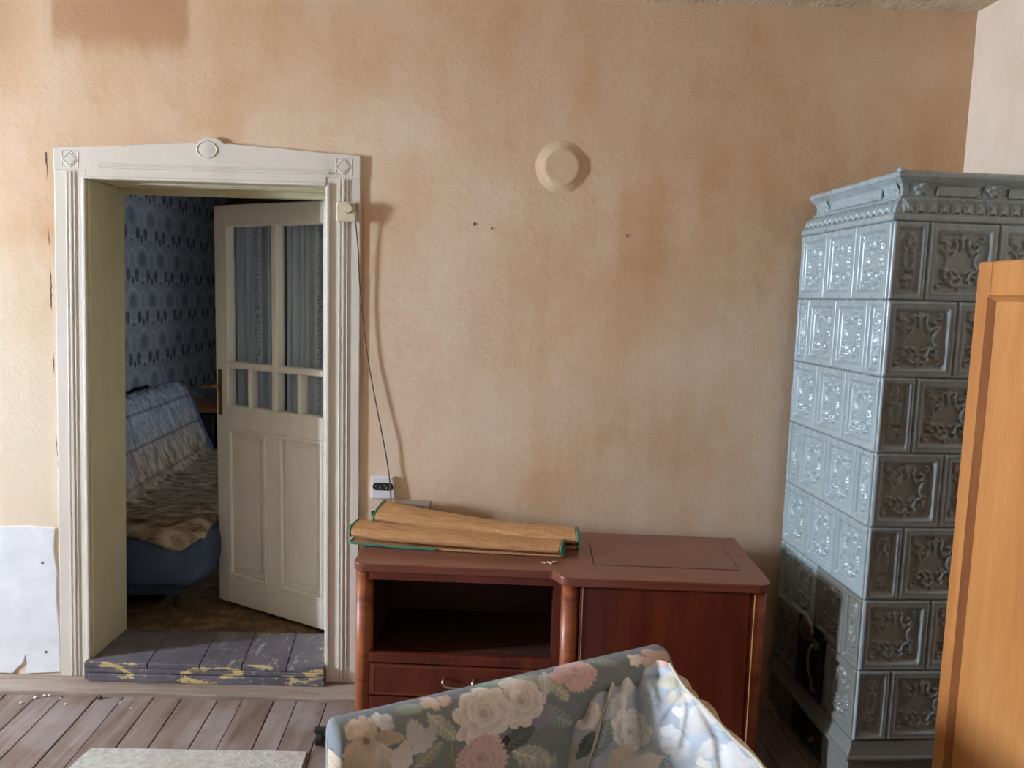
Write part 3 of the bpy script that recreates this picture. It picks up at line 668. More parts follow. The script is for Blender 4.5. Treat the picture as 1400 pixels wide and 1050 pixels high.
outl = [(.012, .50), (-1.385, .50)]+arc(-1.340, .100, .045, 180, 270)+[(-.715, .055)]+arc(-.715, .030, .025, 90, 0, 5)[0:5]
outl = [(.012, .50), (-1.385, .50)]+arc(-1.340, .100, .045, 180, 270)+arc(-.715, .035, .020, 90, 10, 5)+arc(-.650, .035, .040, 190, 270, 6)+arc(-.033, .040, .045, 270, 360)
MB().prism_z(outl, .664, .694).build('top_board', MAHT, CB, bevel=.004, seg=3)
lid = MB().box(-.560, -.065, .130, .372, .694, .6955).build('top_lid', MAHT, CB, bevel=.001)
e = MB(); e.box(-.564, -.0625, .1275, .130, .694, .6945).box(-.564, -.0625, .372, .3745, .694, .6945).box(-.564, -.560, .130, .372, .694, .6945).box(-.065, -.0625, .130, .372, .694, .6945)
e.build('lid_joint', MAHI, CB)
MB().box(-.006, .006, .06, .495, .04, .664).build('side_panel', MAH, CB)
MB().box(-1.380, -1.366, .10, .495, .04, .664).build('side_panel', MAH, CB)
MB().box(-1.366, -.006, .478, .492, .04, .664).build('back_panel', MAHI, CB)
MB().box(-1.366, -1.330, .085, .478, .345, .664).build('niche_side', MAHI, CB)
MB().box(-.700, -.668, .055, .478, .06, .664).build('partition', MAH, CB)
MB().box(-1.330, -.700, .075, .478, .345, .362).build('niche_floor', MAHI, CB)
MB().box(-1.326, -.700, .057, .075, .345, .380).build('shelf_rail', MAH, CB, bevel=.003)
MB().box(-1.326, -.700, .057, .085, .640, .664).build('top_rail', MAH, CB)
for xx, yy in ((-1.347, .088), (-.645, .036), (-.028, .036)):
    MB().cyl((xx, yy, .045), (0, 0, 1), .030, .619, 28).build('round_post', MAHC, CB, smooth=False)
for ob in CB.children:
    if ob.name.startswith('round_post'):
        for p in ob.data.polygons: p.use_smooth = len(p.vertices) == 4
dr = MB().box(-1.322, -.704, .060, .080, .226, .340).build('drawer', MAH, CB, bevel=.002)
e = MB(); e.box(-1.312, -.714, .0585, .061, .331, .334).box(-1.312, -.714, .0585, .061, .232, .235).box(-1.312, -1.309, .0585, .061, .235, .331).box(-.717, -.714, .0585, .061, .235, .331)
e.build('cock_bead', MAHC, dr)
MNICK = plain('tarnished_nickel', srgb(176, 164, 144), .3, .9, .15, 30)
hd = MB()
for hx in (-1.065, -.964):
    hd.tube(spline([(hx, .060, .296), (hx, .045, .300), (hx-.001, .034, .292), (hx+.004, .036, .280)], 6), .0045, 10)
hd.tube(spline([(-1.062, .036, .281), (-1.04, .032, .277), (-.99, .032, .277), (-.961, .036, .281)], 6), .004, 10)
hd.build('drawer_handle', MNICK, dr, smooth=True)
MB().box(-1.322, -.704, .062, .080, .075, .220).build('drawer', MAH, CB, bevel=.002)
MB().box(-1.34, -.03, .06, .48, .03, .062).build('bottom_board', MAH, CB)
cd = MB().box(-.614, -.058, .006, .026, .070, .655).build('door_panel', MAH, CB, bevel=.002)
for xx in (-.606, -.043): MB().box(xx-.0013, xx+.0013, .0035, .0075 if xx < -.3 else .012, .075, .662 if xx < -.3 else .655).build('inlay_line', MINL, cd)
MB().box(-.615, -.058, .008, .03, .655, .664).build('door_rail', MAH, CB)
for xx, yy in ((-1.34, .12), (-.06, .08), (-1.34, .44), (-.06, .44)): MB().cyl((xx, yy, 0), (0, 0, 1), .02, .035, 14, .026).build('foot', MAHI, CB)

# ------------------------------------------------------------------ folded straw mats and what lies by them
def straw():
    g = G('woven_straw', .75, spec=.25); 
    v = g.scl(g.tc('UV'), (1, 1, 1))
    sep = g.t.nodes.new('ShaderNodeSeparateXYZ'); g.L(v, sep.inputs[0])
    n1 = g.noise(g.scl(v, (3, 60, 1)), 3, 4, .6); rib = g.m_('SINE', g.m_('MULTIPLY', sep.outputs[0], 900.0)); rib2 = g.m_('SINE', g.m_('MULTIPLY', sep.outputs[1], 2200.0))
    c = g.ramp(n1, [(.3, srgb(180, 126, 80)), (.5, srgb(206, 156, 106)), (.7, srgb(220, 178, 132))])
    c = g.mix(g.rng(rib, -1, 1, .18, 0), c, srgb(150, 92, 54))
    g.col(c); g.bump(g.m_('ADD', g.m_('MULTIPLY', rib, .5), g.m_('MULTIPLY', rib2, .3)), .35, .003); return g.m
MSTRAW = straw(); MGREEN = plain('green_binding', srgb(52, 128, 104), .7, 0, .2, 60)
def folded_mat(name, label, ends, sec_fn, n=70, long_edge=True):
    """sec_fn(t) -> list of 3D points: fold cross-section at t along the mat"""
    root = empty(name, ends); tag(root, label, 'straw mat', 'folded straw mats on the cabinet')
    O = np.array(ends)
    secs = [[np.array(p)-O for p in sec_fn(i/n)] for i in range(n+1)]
    me = MB().grid(secs).mesh(name, False); uv = me.uv_layers.new(name='UVMap'); ns = len(secs[0])
    arr = np.zeros((len(me.loops), 2)); vi = np.zeros(len(me.loops), int); me.loops.foreach_get('vertex_index', vi)
    arr[:, 0] = (vi//ns)/n*.76; arr[:, 1] = (vi % ns)/(ns-1)*.3; uv.data.foreach_set('uv', arr.ravel())
    o = link('straw_sheet', me, MSTRAW, root, True); m = o.modifiers.new('thick', 'SOLIDIFY'); m.thickness = .006; m.offset = 0
    for k, q in ((0, 1), (n, n-1)):
        b = MB().tube([tuple(p) for p in secs[k]], .0052, 8); b.build('green_edging', MGREEN, root, True)
    if long_edge:
        for idx in (0,):
            MB().tube([tuple(s[idx]) for s in secs[:int(n*.45)]], .0045, 8).build('green_edging', MGREEN, root, True)
    return root
ZTOP = .694
def sec_front(t):
    x0, y0 = -.555+.765*t, 2.690-.078*t+.02*math.sin(t*3)*0           # front lower line of the roll
    y0 += .022*math.sin(math.pi*t)*-.4
    hgt = .050-.012*t+.006*math.sin(t*5); dep = .135-.02*t
    base = ZTOP+.0055
    pts = [(0.010, .0), (.04, .0005), (.085, .001), (.122, .002), (.132, .010), (.128, .017), (.10, .017), (.06, .0165), (.025, .016), (.010, .020), (.004, .028), (.008, .040), (.022, .047), (.05, .050), (.085, .049), (.115, .045), (.132, .036)]
    lift = .012*max(0, 1-t*5)
    return [(x0+.018*(a/.13)+.004*math.sin(9*t+bz*60), y0+a*dep/.13, base+bz*hgt/.05+(lift if bz > .015 else lift*.3)) for a, bz in spl2(pts)]
def spl2(p): return [(q[0], q[1]) for q in spline([(a, c, 0) for a, c in p], 3)]
folded_mat('straw_mat', 'folded straw mat with green binding at the cabinet front edge', (-.17, 2.72, ZTOP), sec_front)
def sec_rear(t):
    x0 = -.49+.765*t; y0 = 2.835-.125*t
    rise = .055*max(0, 1-t*1.5)**1.3; dep = .10
    base = ZTOP+.0055+rise*.25
    pts = [(.0, .0), (.04, .0), (.085, .001), (.098, .008), (.09, .014), (.05, .0145), (.012, .016), (.0, .024), (.004, .036), (.02, .045), (.05, .052), (.08, .053), (.10, .048)]
    sag = .010*math.sin(math.pi*min(1, max(0, (t-.3)/.4)))
    return [(x0+.03*(a/.1)*(1-t), y0+a, base+bz*(1+.0*t)+(rise*(.3+3.4*a) if bz > .02 else rise*.2)-(sag if .02 < bz < .04 else 0)) for a, bz in spl2(pts)]
folded_mat('straw_mat', 'crumpled straw mat with green binding nearest the tan wall', (-.11, 2.83, ZTOP), sec_rear)
bx = empty('flat_box', (-.352, 2.953, ZTOP)); tag(bx, 'flat grey-brown box lying behind the mats under the socket', 'box')
MB().box(-.075, .065, -.022, .018, .0, .085).build('box_body', plain('grey_brown_card', srgb(142, 124, 108), .7), bx, bevel=.003)
MB().box(-.077, .067, -.024, .02, .085, .100).build('box_lid', plain('grey_card_lid', srgb(156, 140, 126), .7), bx, bevel=.003)
def tumbler_mat():
    g = G('clear_glass', .04); g.b.inputs['Transmission Weight'].default_value = 1; g.b.inputs['IOR'].default_value = 1.45; g.b.inputs['Base Color'].default_value = (.9, .93, .92, 1); return g.m
tag(MB().lathe([(.001, .001), (.020, .001), (.024, .06), (.0225, .06), (.019, .006), (.001, .006)], (-.492, 2.93, ZTOP), 'z', 24).build('drinking_glass', tumbler_mat(), smooth=True), 'small clear glass at the cabinet back left corner', 'glass')
MCRUMB = plain('plaster_crumb', srgb(226, 206, 166), .9)
def crumb(loc, r, label, group, mat=MCRUMB):
    b = bmesh.new(); bmesh.ops.create_icosphere(b, subdivisions=2, radius=r)
    for v in b.verts:
        v.co *= rnd.uniform(.7, 1.15); v.co.z = max(v.co.z*.6, -r*.42)
    me = bpy.data.meshes.new('crumb'); b.to_mesh(me); b.free()
    o = link('plaster_crumb', me, mat); o.location = (loc[0], loc[1], loc[2]+r*.40); o.rotation_euler = (0, 0, rnd.uniform(0, 6)); tag(o, label, 'crumb', group); return o
for dx, dy, r in ((0, 0, .005), (.012, .004, .006), (.022, -.002, .005), (.03, .008, .006), (.014, .012, .004), (-.01, .004, .004), (.037, .014, .005)):
    crumb((.148+dx, 2.56+dy, ZTOP), r, 'tiny pale crumb scattered on the cabinet top beside the straw mat', 'crumbs on the cabinet top')
MWCR = plain('white_plaster_crumb', srgb(232, 228, 222), .9)
for px_, py_, r in ((-1.80, 2.84, .008), (-1.775, 2.857, .007), (-1.757, 2.86, .006), (-1.70, 2.84, .005), (-1.66, 2.80, .005), (-1.83, 2.80, .006), (-1.40, 2.78, .004), (-1.46, 2.82, .005)):
    crumb((px_, py_, .0015), r, 'small white plaster crumb on the floorboards by the door casing', 'plaster crumbs on the floor', MWCR)
crumb((-1.557, 2.85, .0015), .011, 'dark grey pebble-like lump on the floorboards before the threshold', None, plain('dark_lump', srgb(70, 62, 58), .9))
kn = empty('castor_wheel', (-.628, 2.57, 0)); tag(kn, 'small black castor on the floor between rug and cabinet', 'castor')
w = MB().cyl((-.014, 0, .030), (1, 0, 0), .026, .028, 20).build('wheel', MBLACK, kn, bevel=.005, seg=3)
MB().cyl((-.018, 0, .030), (1, 0, 0), .008, .036, 12).box(-.018, .018, -.012, .012, .055, .066).build('fork', MBLACK, kn)
st = spline([(-.535, 2.49, .012), (-.545, 2.45, .02), (-.52, 2.42, .03), (-.48, 2.40, .018), (-.44, 2.37, .012)], 8)
tag(MB().tube(st, .011, 8).build('strap', MBLACK, smooth=True), 'black strap lying on the floor behind the flowered sofa', 'strap')
# ------------------------------------------------------------------ rug
def rugmat():
    g = G('cream_rug_pile', .95, spec=.1)
    c = g.ramp(g.noise(scale=40, det=4, rough=.7), [(.3, srgb(176, 170, 160)), (.7, srgb(214, 212, 206))])
    c = g.mix(g.rng(g.noise(scale=3, det=4), .5, .7, 0, .4), c, srgb(190, 172, 146))
    g.col(c); g.bump(g.noise(scale=260, det=3), .5, .006); return g.m
P = [(-1.407, 2.515), (-1.20, 2.520), (-1.0, 2.519), (-.8, 2.525), (-.66, 2.524), (-.60, 1.6), (-.56, .9), (-1.56, .9), (-1.50, 1.7)]
tag(MB().prism_z(P[::-1], .0018, .008).build('rug', rugmat(), bevel=.004), 'cream short-pile rug on the floorboards before the doorway', 'rug')

# ------------------------------------------------------------------ flowered sofa
def lin(r, g, b): return np.array(srgb(r, g, b)[:3])
def paint(S, H, motifs, base, seed=3):
    """flat print colour for fabric points at (S,H) metres; motifs painted in order"""
    C = np.empty(S.shape+(3,)); C[:] = base
    n = .5+.5*np.sin(S*61+seed)*np.sin(H*53-seed)
    C *= (1+.10*(n-.5))[..., None]
    for k, s0, h0, rad, ang, col in motifs:
        dx, dy = S-s0, H-h0; dx = dx+.06*rad*np.sin(dy*90/ .1*.1+seed); r = np.hypot(dx, dy); th = np.arctan2(dy, dx)+ang
        col = np.array(col)
        if k in ('peony', 'mum'):
            L = 6 if k == 'peony' else 9
            for l in range(L):
                R_ = rad*(1-l/L*.92); npet = (9 if k == 'peony' else 24)-(l if k == 'peony' else l*2)
                ph = l*1.7+s0*40; cx = .12*R_*math.sin(l*2.1+ang); cy = .12*R_*math.cos(l*1.3)
                rr = np.hypot(dx-cx, dy-cy); tt = np.arctan2(dy-cy, dx-cx)+ph
                bd = R_*(.80+.20*np.abs(np.cos(npet*tt/2))**.6)
                m = rr < bd
                sh = .60+.46*np.clip(rr/np.maximum(bd, 1e-6), 0, 1)**2.2
                tint = col*(1+.06*math.sin(l*2.3))
                C[m] = (tint*sh[..., None])[m]
        elif k == 'lily':
            for p in range(5):
                a = ang+p*2*math.pi/5+.3*math.sin(p*3.1); u = dx*math.cos(a)+dy*math.sin(a); v = -dx*math.sin(a)+dy*math.cos(a)
                t = u/rad; wd = rad*.30*np.sin(np.pi*np.clip(t, 0, 1))**.7
                m = (t > 0) & (t < 1) & (np.abs(v) < wd)
                sh = .70+.35*np.clip(t, 0, 1)-.14*np.exp(-(v/(rad*.035))**2)
                C[m] = (col*sh[..., None])[m]
            m = r < rad*.12; C[m] = lin(150, 120, 80)
        elif k == 'petal':
            u = dx*math.cos(ang)+dy*math.sin(ang); v = -dx*math.sin(ang)+dy*math.cos(ang); t = (u/rad+1)/2
            wd = rad*.5*np.sin(np.pi*np.clip(t, 0, 1))**.6*(1+.12*np.sin(u/rad*14)); m = (t > 0) & (t < 1) & (np.abs(v) < wd)
            C[m] = (col*(.75+.35*t)[..., None])[m]
        elif k == 'leaf':
            u = dx*math.cos(ang)+dy*math.sin(ang); v = -dx*math.sin(ang)+dy*math.cos(ang); t = (u/rad+1)/2
            wd = rad*.42*np.sin(np.pi*np.clip(t, 0, 1))**.75*(1+.10*np.sin(u/rad*22)); m = (t > 0) & (t < 1) & (np.abs(v) < wd)
            vein = np.exp(-(v/(rad*.035))**2)+.8*np.exp(-((np.mod((u-np.abs(v)*.9)/rad*3.4, 1)-.5)/.12)**2)
            C[m] = (col*(.85+.55*np.clip(vein, 0, 1))[..., None])[m]
        elif k == 'sprig':
            for p in range(5):
                a = ang+(p-2)*.5; cx, cy = rad*.62*math.cos(a), rad*.62*math.sin(a)
                m = np.hypot(dx-cx, dy-cy) < rad*(.30+.05*np.sin(9*th+p)); C[m] = col*(.86+.07*p)
            m = r < rad*.38; C[m] = col
    return np.clip(C, 0, 1)
def fabric():
    g = G('flowered_upholstery', .8, spec=.2)
    a = g.t.nodes.new('ShaderNodeAttribute'); a.attribute_name = 'print'; a.attribute_type = 'GEOMETRY'
    c = g.mix(g.rng(g.noise(scale=90, det=3), .35, .65, 0, .10), a.outputs['Color'], srgb(150, 140, 126))
    g.col(c); g.bump(g.noise(scale=420, det=2), .12, .001); return g.m
MFAB = fabric()
def set_print(me, C):
    at = me.color_attributes.new('print', 'FLOAT_COLOR', 'POINT'); A4 = np.ones((len(me.vertices), 4)); A4[:, :3] = C.reshape(-1, 3); at.data.foreach_set('color', A4.ravel())
CREAM, PINK, GREENL, WHITE, PURP, YEL, DGRN, GREY = lin(236, 228, 220), lin(218, 186, 182), lin(150, 164, 156), lin(220, 220, 220), lin(152, 146, 166), lin(186, 186, 172), lin(98, 110, 104), lin(132, 138, 142)
BACKM = [('leaf', .545, .12, .06, .6, GREENL), ('sprig', .482, .004, .050, 1.2, lin(176, 182, 172)), ('petal', .40, .0, .05, -.2, lin(160, 178, 166)), ('leaf', .56, .055, .042, 1.0, YEL), ('leaf', .715, .006, .04, .4, GREENL),
         ('petal', .47, .045, .045, .2, PURP), ('petal', .34, .115, .05, 2.2, PURP), ('petal', .49, .11, .06, .1, PURP), ('leaf', .437, .15, .06, -.3, DGRN), ('leaf', .49, .21, .07, .5, YEL), ('leaf', .247, .073, .05, .9, YEL), ('leaf', .212, .133, .045, -.6, lin(170, 166, 146)), ('leaf', .275, .16, .05, 1.4, lin(140, 142, 126)),
         ('peony', .455, .058, .062, .4, CREAM*.95), ('sprig', .43, .008, .045, .2, CREAM), ('peony', .352, .062, .078, 0, CREAM), ('mum', .345, .175, .068, .3, PINK), ('sprig', .405, .145, .016, 0, lin(60, 50, 46)),
         ('mum', .625, .014, .055, 0, PINK*1.05), ('sprig', .58, .012, .035, 2, PINK), ('leaf', .53, .03, .04, 2.0, WHITE*.85), ('sprig', .86, .012, .055, 1.5, lin(206, 182, 170)), ('sprig', .80, .012, .03, 1, CREAM),
         ('sprig', .222, .010, .034, -.4, lin(220, 196, 184)), ('sprig', .262, .004, .024, .7, lin(214, 188, 178)), ('petal', .180, .010, .034, .1, lin(168, 178, 164)),
         ('lily', .070, .062, .062, .2, lin(226, 208, 190)), ('lily', .035, .125, .07, 1.1, lin(222, 200, 176)), ('lily', .112, .150, .075, .7, lin(226, 214, 198)), ('petal', .150, .125, .05, 1.9, CREAM), ('sprig', .053, .018, .034, .6, lin(222, 206, 192)), ('sprig', .124, .022, .034, 2.6, WHITE), ('petal', .123, .066, .034, .3, lin(200, 178, 158)), ('petal', .188, .080, .045, 1.2, WHITE*.95), ('petal', .205, .092, .042, 2.4, WHITE*.9)]
sofa = empty('sofa', (-.376, 1.600, 0), math.atan2(.455, .891)); tag(sofa, 'grey sofa upholstered with cream and pink flowers in the foreground', 'sofa')
def slab_back(Lx):
    hw, cy, zc, hh = .058, -.012, .616, .050
    path = [(cy+hw, .10, .9), (cy+hw, .35, .6), (cy+hw, .55, .2)]
    for a in np.linspace(0, math.pi, 33): path.append((cy+hw*math.cos(a), zc+hh*math.sin(a), -.003+(a-math.pi/2)*.0545))
    z = zc
    while z > .49: z -= .003; path.append((cy-hw, z, .083+(zc-z)))
    for z in (.47, .44, .38, .30, .22): path.append((cy-hw, z, .083+(zc-z)))
    ns = 340; S = np.concatenate([[0], np.linspace(.004, .03, 8), np.linspace(.033, Lx-.033, ns), np.linspace(Lx-.03, Lx-.004, 8), [Lx]])
    P = []; SS = []; HH = []
    r = .020
    for s in S:
        q = min(s, Lx-s); ins = r-math.sqrt(max(0, r*r-(r-min(q, r))**2)); f = max(.04, math.sqrt(max(0, 1-(1-min(q/r, 1))**2)))
        row = []
        for y, z, h in path:
            zz = z-(ins*.8 if z > zc else 0); wave = .003*math.sin(s*9+z*14)
            row.append((s, cy+(y-cy)*f+wave*(1 if y < cy else .3), zz)); SS.append(s); HH.append(h)
        P.append(row)
    b = MB().grid(P); n = len(path)
    b.f.append(tuple(range(n))); b.f.append(tuple(range((len(S)-1)*n+n-1, (len(S)-1)*n-1, -1)))
    me = b.mesh('backrest'); set_print(me, paint(np.array(SS), np.array(HH), BACKM, GREY)); return me
link('backrest', slab_back(.925), MFAB, sofa, True)
inv = (Matrix.Translation((-.376, 1.6, 0)) @ Matrix.Rotation(math.atan2(.455, .891), 4, 'Z')).inverted()
armw = spline([(.445, 2.01, .655), (.478, 1.89, .653), (.511, 1.796, .645), (.549, 1.70, .632), (.605, 1.558, .603), (.65, 1.40, .575), (.68, 1.20, .55)], 16)
def arm_mesh():
    P = []; SS = []; HH = []; n = len(armw)
    for i, p in enumerate(armw):
        a = np.array(armw[max(0, i-1)]); c = np.array(armw[min(n-1, i+1)]); t = (c-a)[:2]; t /= np.linalg.norm(t); nr = np.array([-t[1], t[0]])  # points right/back
        if nr[0] < 0: nr = -nr
        wdt = .046; s = i/n*.75; row = []
        for k in range(28):
            if k < 4: off, dz = .0, -.40+k*.10
            elif k < 23:
                aa = math.pi*(k-4)/18; off, dz = -wdt/2+wdt/2*math.cos(aa), -.03+.03*math.sin(aa)
            else: off, dz = -wdt, -.03-(k-22)*.06
            pk = .0045*math.sin(s*85+k*.25)*math.exp(-((s-.16)/.16)**2)+.004*math.sin(s*38+k*.4)
            zz = max(.12, p[2]-.012+dz+pk); row.append(tuple(inv @ Vector((p[0]+nr[0]*(off+pk), p[1]+nr[1]*(off+pk), zz))))
            SS.append(s); HH.append(k*.011)
        P.append(row)
    b = MB().grid(P); m = 28; b.f.append(tuple(range(m))); b.f.append(tuple(range((n-1)*m+m-1, (n-1)*m-1, -1)))
    me = b.mesh('armrest')
    mm = [('lily', .12, .10, .07, .4, CREAM), ('leaf', .05, .15, .05, .7, YEL), ('sprig', .06, .10, .05, .2, PINK), ('petal', .22, .13, .06, .3, YEL), ('lily', .28, .10, .07, 1.4, lin(214, 200, 172)), ('leaf', .35, .14, .06, .8, YEL), ('sprig', .42, .12, .06, .7, CREAM), ('lily', .52, .13, .08, .2, CREAM)]
    set_print(me, paint(np.array(SS), np.array(HH), mm, lin(204, 194, 174))); return me
link('armrest', arm_mesh(), MFAB, sofa, True)
MSOLID = plain('sofa_grey_cloth', srgb(140, 141, 138), .85)
sm = MB()
U = np.linspace(.0, .86, 60); V = np.linspace(-.74, -.08, 44); P = []; SS = []; HH = []
for u in U:
    row = []
    for v in V:
        q = min(u, .86-u, v+.74, .2); zz = .30-.05*math.exp(-(q/.025)**1.0)+.01*math.sin(u*7)*math.sin(v*6)
        row.append((float(u), float(v), zz)); SS.append(u); HH.append(-v)
    P.append(row)
sm.grid(P); me = sm.mesh('seat'); set_print(me, paint(np.array(SS), np.array(HH), [(k, s+.1, h*2.2+.25, r*1.5, a, c) for k, s, h, r, a, c in BACKM], GREY)); link('seat_top', me, MFAB, sofa, True)
MB().box(.005, .855, -.735, -.075, .10, .262).build('seat_base', MSOLID, sofa, bevel=.02, seg=3)
for xx, yy in ((.05, -.69), (.80, -.69), (.05, .0), (.88, .0)): MB().cyl((xx, yy, 0), (0, 0, 1), .018, .105, 12, .024).build('foot', MAHI, sofa)

# gathered cushion in the corner of the sofa
cout = [(.107, 1.806, .332), (.105, 1.823, .42), (.108, 1.825, .487), (.12, 1.831, .533), (.156, 1.849, .582), (.204, 1.874, .62), (.263, 1.904, .635), (.324, 1.935, .645), (.405, 1.951, .650), (.452, 1.942, .645), (.486, 1.909, .598), (.529, 1.883, .563), (.596, 1.839, .505), (.664, 1.797, .451), (.669, 1.756, .382), (.60, 1.74, .33), (.40, 1.78, .315), (.22, 1.80, .315)]
def nearer(p, k): return tuple(np.array((0, 0, 1.6))+(np.array(p)-np.array((0, 0, 1.6)))*k)
cout = [nearer(p, k) for p, k in zip(cout, (1, 1, 1, 1, 1, 1, 1, 1, 1, .98, .945, .915, .885, .865, .86, .88, .95, 1))]
cn = Vector((-.121, -.856, .503)); ce1 = Vector((.99, -.14, 0)); ce2 = Vector((.07, .498, .864)); cT = Vector((.405, 1.951, .65)); cC = Vector((.37, 1.86, .46))
def seg_d(a, b_, pts):
    d = 9.0
    for i in range(len(pts)-1):
        p, q = np.array(pts[i]), np.array(pts[i+1]); w = q-p; t = max(0, min(1, ((a-p[0])*w[0]+(b_-p[1])*w[1])/(w@w))); d = min(d, math.hypot(a-p[0]-t*w[0], b_-p[1]-t*w[1]))
    return d
PIP1 = [(-.096, -.012), (-.127, -.115), (-.142, -.195), (-.16, -.273)]
CREASE = [[(-.042, -.004), (-.032, -.106), (-.012, -.20)], [(.086, -.06), (.05, -.075), (.02, -.115)], [(.086, -.06), (.06, -.10), (.02, -.16)], [(.07, -.04), (.035, -.035), (-.01, -.05)], [(-.19, -.08), (-.20, -.15), (-.21, -.22)], [(-.134, -.043), (-.16, -.10), (-.17, -.16)], [(-.07, -.01), (-.085, -.08), (-.09, -.12)], [(.075, -.05), (.085, -.12), (.07, -.2)], [(.10, -.09), (.14, -.17), (.15, -.25)], [(.02, -.01), (.012, -.06), (.02, -.09)]]
RIDGE = [[(-.015, -.01), (.005, -.09), (.02, -.2)], [(-.07, -.015), (-.075, -.1), (-.06, -.2)], [(-.23, -.10), (-.245, -.2), (-.25, -.27)], [(-.11, -.02), (-.14, -.11), (-.155, -.2)], [(.05, -.03), (.06, -.055), (.05, -.06)]]
def cush_pt(base, r):
    rel = base-cT; a, b_ = rel.dot(ce1), rel.dot(ce2)
    h = .070*(1-r**3.2)
    for i, c in enumerate(CREASE): h -= (.026 if i == 0 else .014)*math.exp(-(seg_d(a, b_, c)/(.013 if i == 0 else .010))**2)*(1-r**14)
    for c in RIDGE: h += .016*math.exp(-(seg_d(a, b_, c)/.022)**2)*(1-r**10)
    if a < -.10-.2*max(0, -b_-.05): h -= .012
    return base+cn*h, a, b_
def cushion():
    root = empty('cushion', (.40, 1.83, .31)); tag(root, 'gathered light grey flowered cushion piped in cream in the sofa corner', 'cushion')
    ol = spline(cout+[cout[0]], 12)[:-1]; ol = [Vector(p) for p in ol]; nr = 58; o0 = Vector((.40, 1.83, .31))
    P = []; SS = []; HH = []
    for k in range(nr+1):
        r = k/nr; row = []
        for p in ol:
            q, a, b_ = cush_pt(cC+(p-cC)*r, r); row.append(tuple(q-o0)); SS.append(a); HH.append(b_)
        row.append(row[0]); SS.append(SS[-len(ol)]); HH.append(HH[-len(ol)]); P.append(row)
    b = MB().grid(P)
    n = len(ol)+1; bk = []
    for k in range(8, -1, -1):                        # rear side, flatter
        r = k/8; row = [tuple(cC+(p-cC)*r-cn*(.03*(1-r**2))-o0) for p in ol]; row.append(row[0]); bk.append(row)
        SS += [0]*n; HH += [-9]*n
    b.grid(bk); me = b.mesh('cover')
    mo = [('leaf', .0, -.085, .04, 1.2, lin(176, 190, 192)), ('peony', -.17, -.15, .042, .3, lin(236, 230, 228)), ('petal', -.19, -.10, .05, 1.4, lin(196, 190, 206)), ('leaf', -.235, -.13, .05, .6, lin(178, 190, 190)), ('lily', -.21, -.24, .06, .2, lin(196, 190, 176)), ('leaf', -.16, -.22, .04, 1, DGRN),
          ('petal', -.06, -.07, .035, 1.3, lin(232, 232, 230)), ('petal', -.085, -.12, .035, 1.1, lin(230, 232, 236)), ('peony', -.055, -.18, .05, 1.0, lin(242, 242, 242)), ('petal', -.075, -.245, .05, .9, lin(226, 214, 196)), ('leaf', -.12, -.20, .05, 1.2, lin(150, 166, 166)), ('petal', -.03, -.27, .08, .5, lin(220, 214, 210)),
          ('sprig', .035, -.20, .05, .5, lin(220, 222, 226)), ('sprig', .075, -.15, .045, 1.1, lin(222, 224, 226)), ('petal', .11, -.13, .05, 1.0, lin(224, 222, 220)), ('petal', .05, -.05, .04, .3, lin(222, 216, 200)), ('petal', .06, -.09, .035, .2, lin(220, 214, 204)), ('petal', .16, -.22, .05, 1.2, lin(226, 226, 226)), ('peony', .22, -.26, .06, 1.2, lin(222, 222, 220)), ('sprig', .20, -.19, .03, 1.2, lin(214, 220, 220)), ('petal', .115, -.20, .03, .8, lin(228, 228, 224)), ('leaf', .14, -.16, .025, .7, lin(186, 198, 204)), ('sprig', .10, -.25, .035, .4, lin(224, 220, 212)), ('leaf', .03, -.26, .04, 1.3, lin(160, 176, 186)), ('sprig', .025, -.012, .02, 1.2, lin(216, 186, 174))]
    set_print(me, paint(np.array(SS), np.array(HH), mo, lin(182, 192, 204), 5)); link('cover', me, MFAB, root, True)
    MPIP = plain('cream_piping', srgb(206, 198, 180), .8)
    rp = [tuple(Vector(p)+cn*.012-o0) for p in spline([cout[9], cout[10], cout[11], cout[12], cout[13], cout[14]], 8)]
    MB().tube(rp, .0042, 8).build('piping', MPIP, root, True)
    p1 = []
    for a, b_ in [q[:2] for q in spline([(a, b2, 0) for a, b2 in PIP1], 10)]:
        base = cT+ce1*a+ce2*b_
        # radius of this point in the polar layout
        d = base-cC; best = min(ol, key=lambda p: -((p-cC).normalized().dot(d.normalized()))); r = min(1, d.length/(best-cC).length)
        q, _, _ = cush_pt(cC+(best-cC)*r, r); p1.append(tuple(q+cn*.002-o0))
    MB().tube(p1, .0042, 8).build('piping', MPIP, root, True)
cushion()

# ------------------------------------------------------------------ wardrobe on the right
MOAK = wood('honey_veneer', srgb(176, 114, 60), srgb(194, 132, 74), srgb(206, 148, 90), 'z', 1, .35, .15, 7, .02)
MOAKE = plain('worn_veneer_edge', srgb(214, 170, 100), .5, 0, .15, 60)
MOAKD = wood('shaded_moulding', srgb(134, 82, 48), srgb(156, 100, 58), srgb(172, 116, 70), 'z', 1, .4, .1, 9, .02)
WD = empty('wardrobe', (1.213, 2.000, 0), AX); tag(WD, 'honey-coloured veneered wardrobe with framed doors at the right', 'wardrobe')
ZW = 1.726
MB().box(.0, .50, -.020, 0, .0, ZW).build('side_panel', MOAK, WD, bevel=.003)
MB().box(.0, .50, -1.10, -1.08, .0, ZW).build('side_panel', MOAK, WD, bevel=.003)
MB().box(.004, .50, -1.08, -.020, ZW-.022, ZW-.002).build('top_panel', MOAK, WD)
MB().box(.485, .50, -1.08, -.020, .06, ZW-.022).build('back_panel', MOAK, WD)
MB().box(.01, .485, -1.08, -.020, .06, .08).build('bottom_panel', MOAK, WD)
MB().box(.02, .04, -1.08, -.020, .0, .06).build('plinth', MOAK, WD)
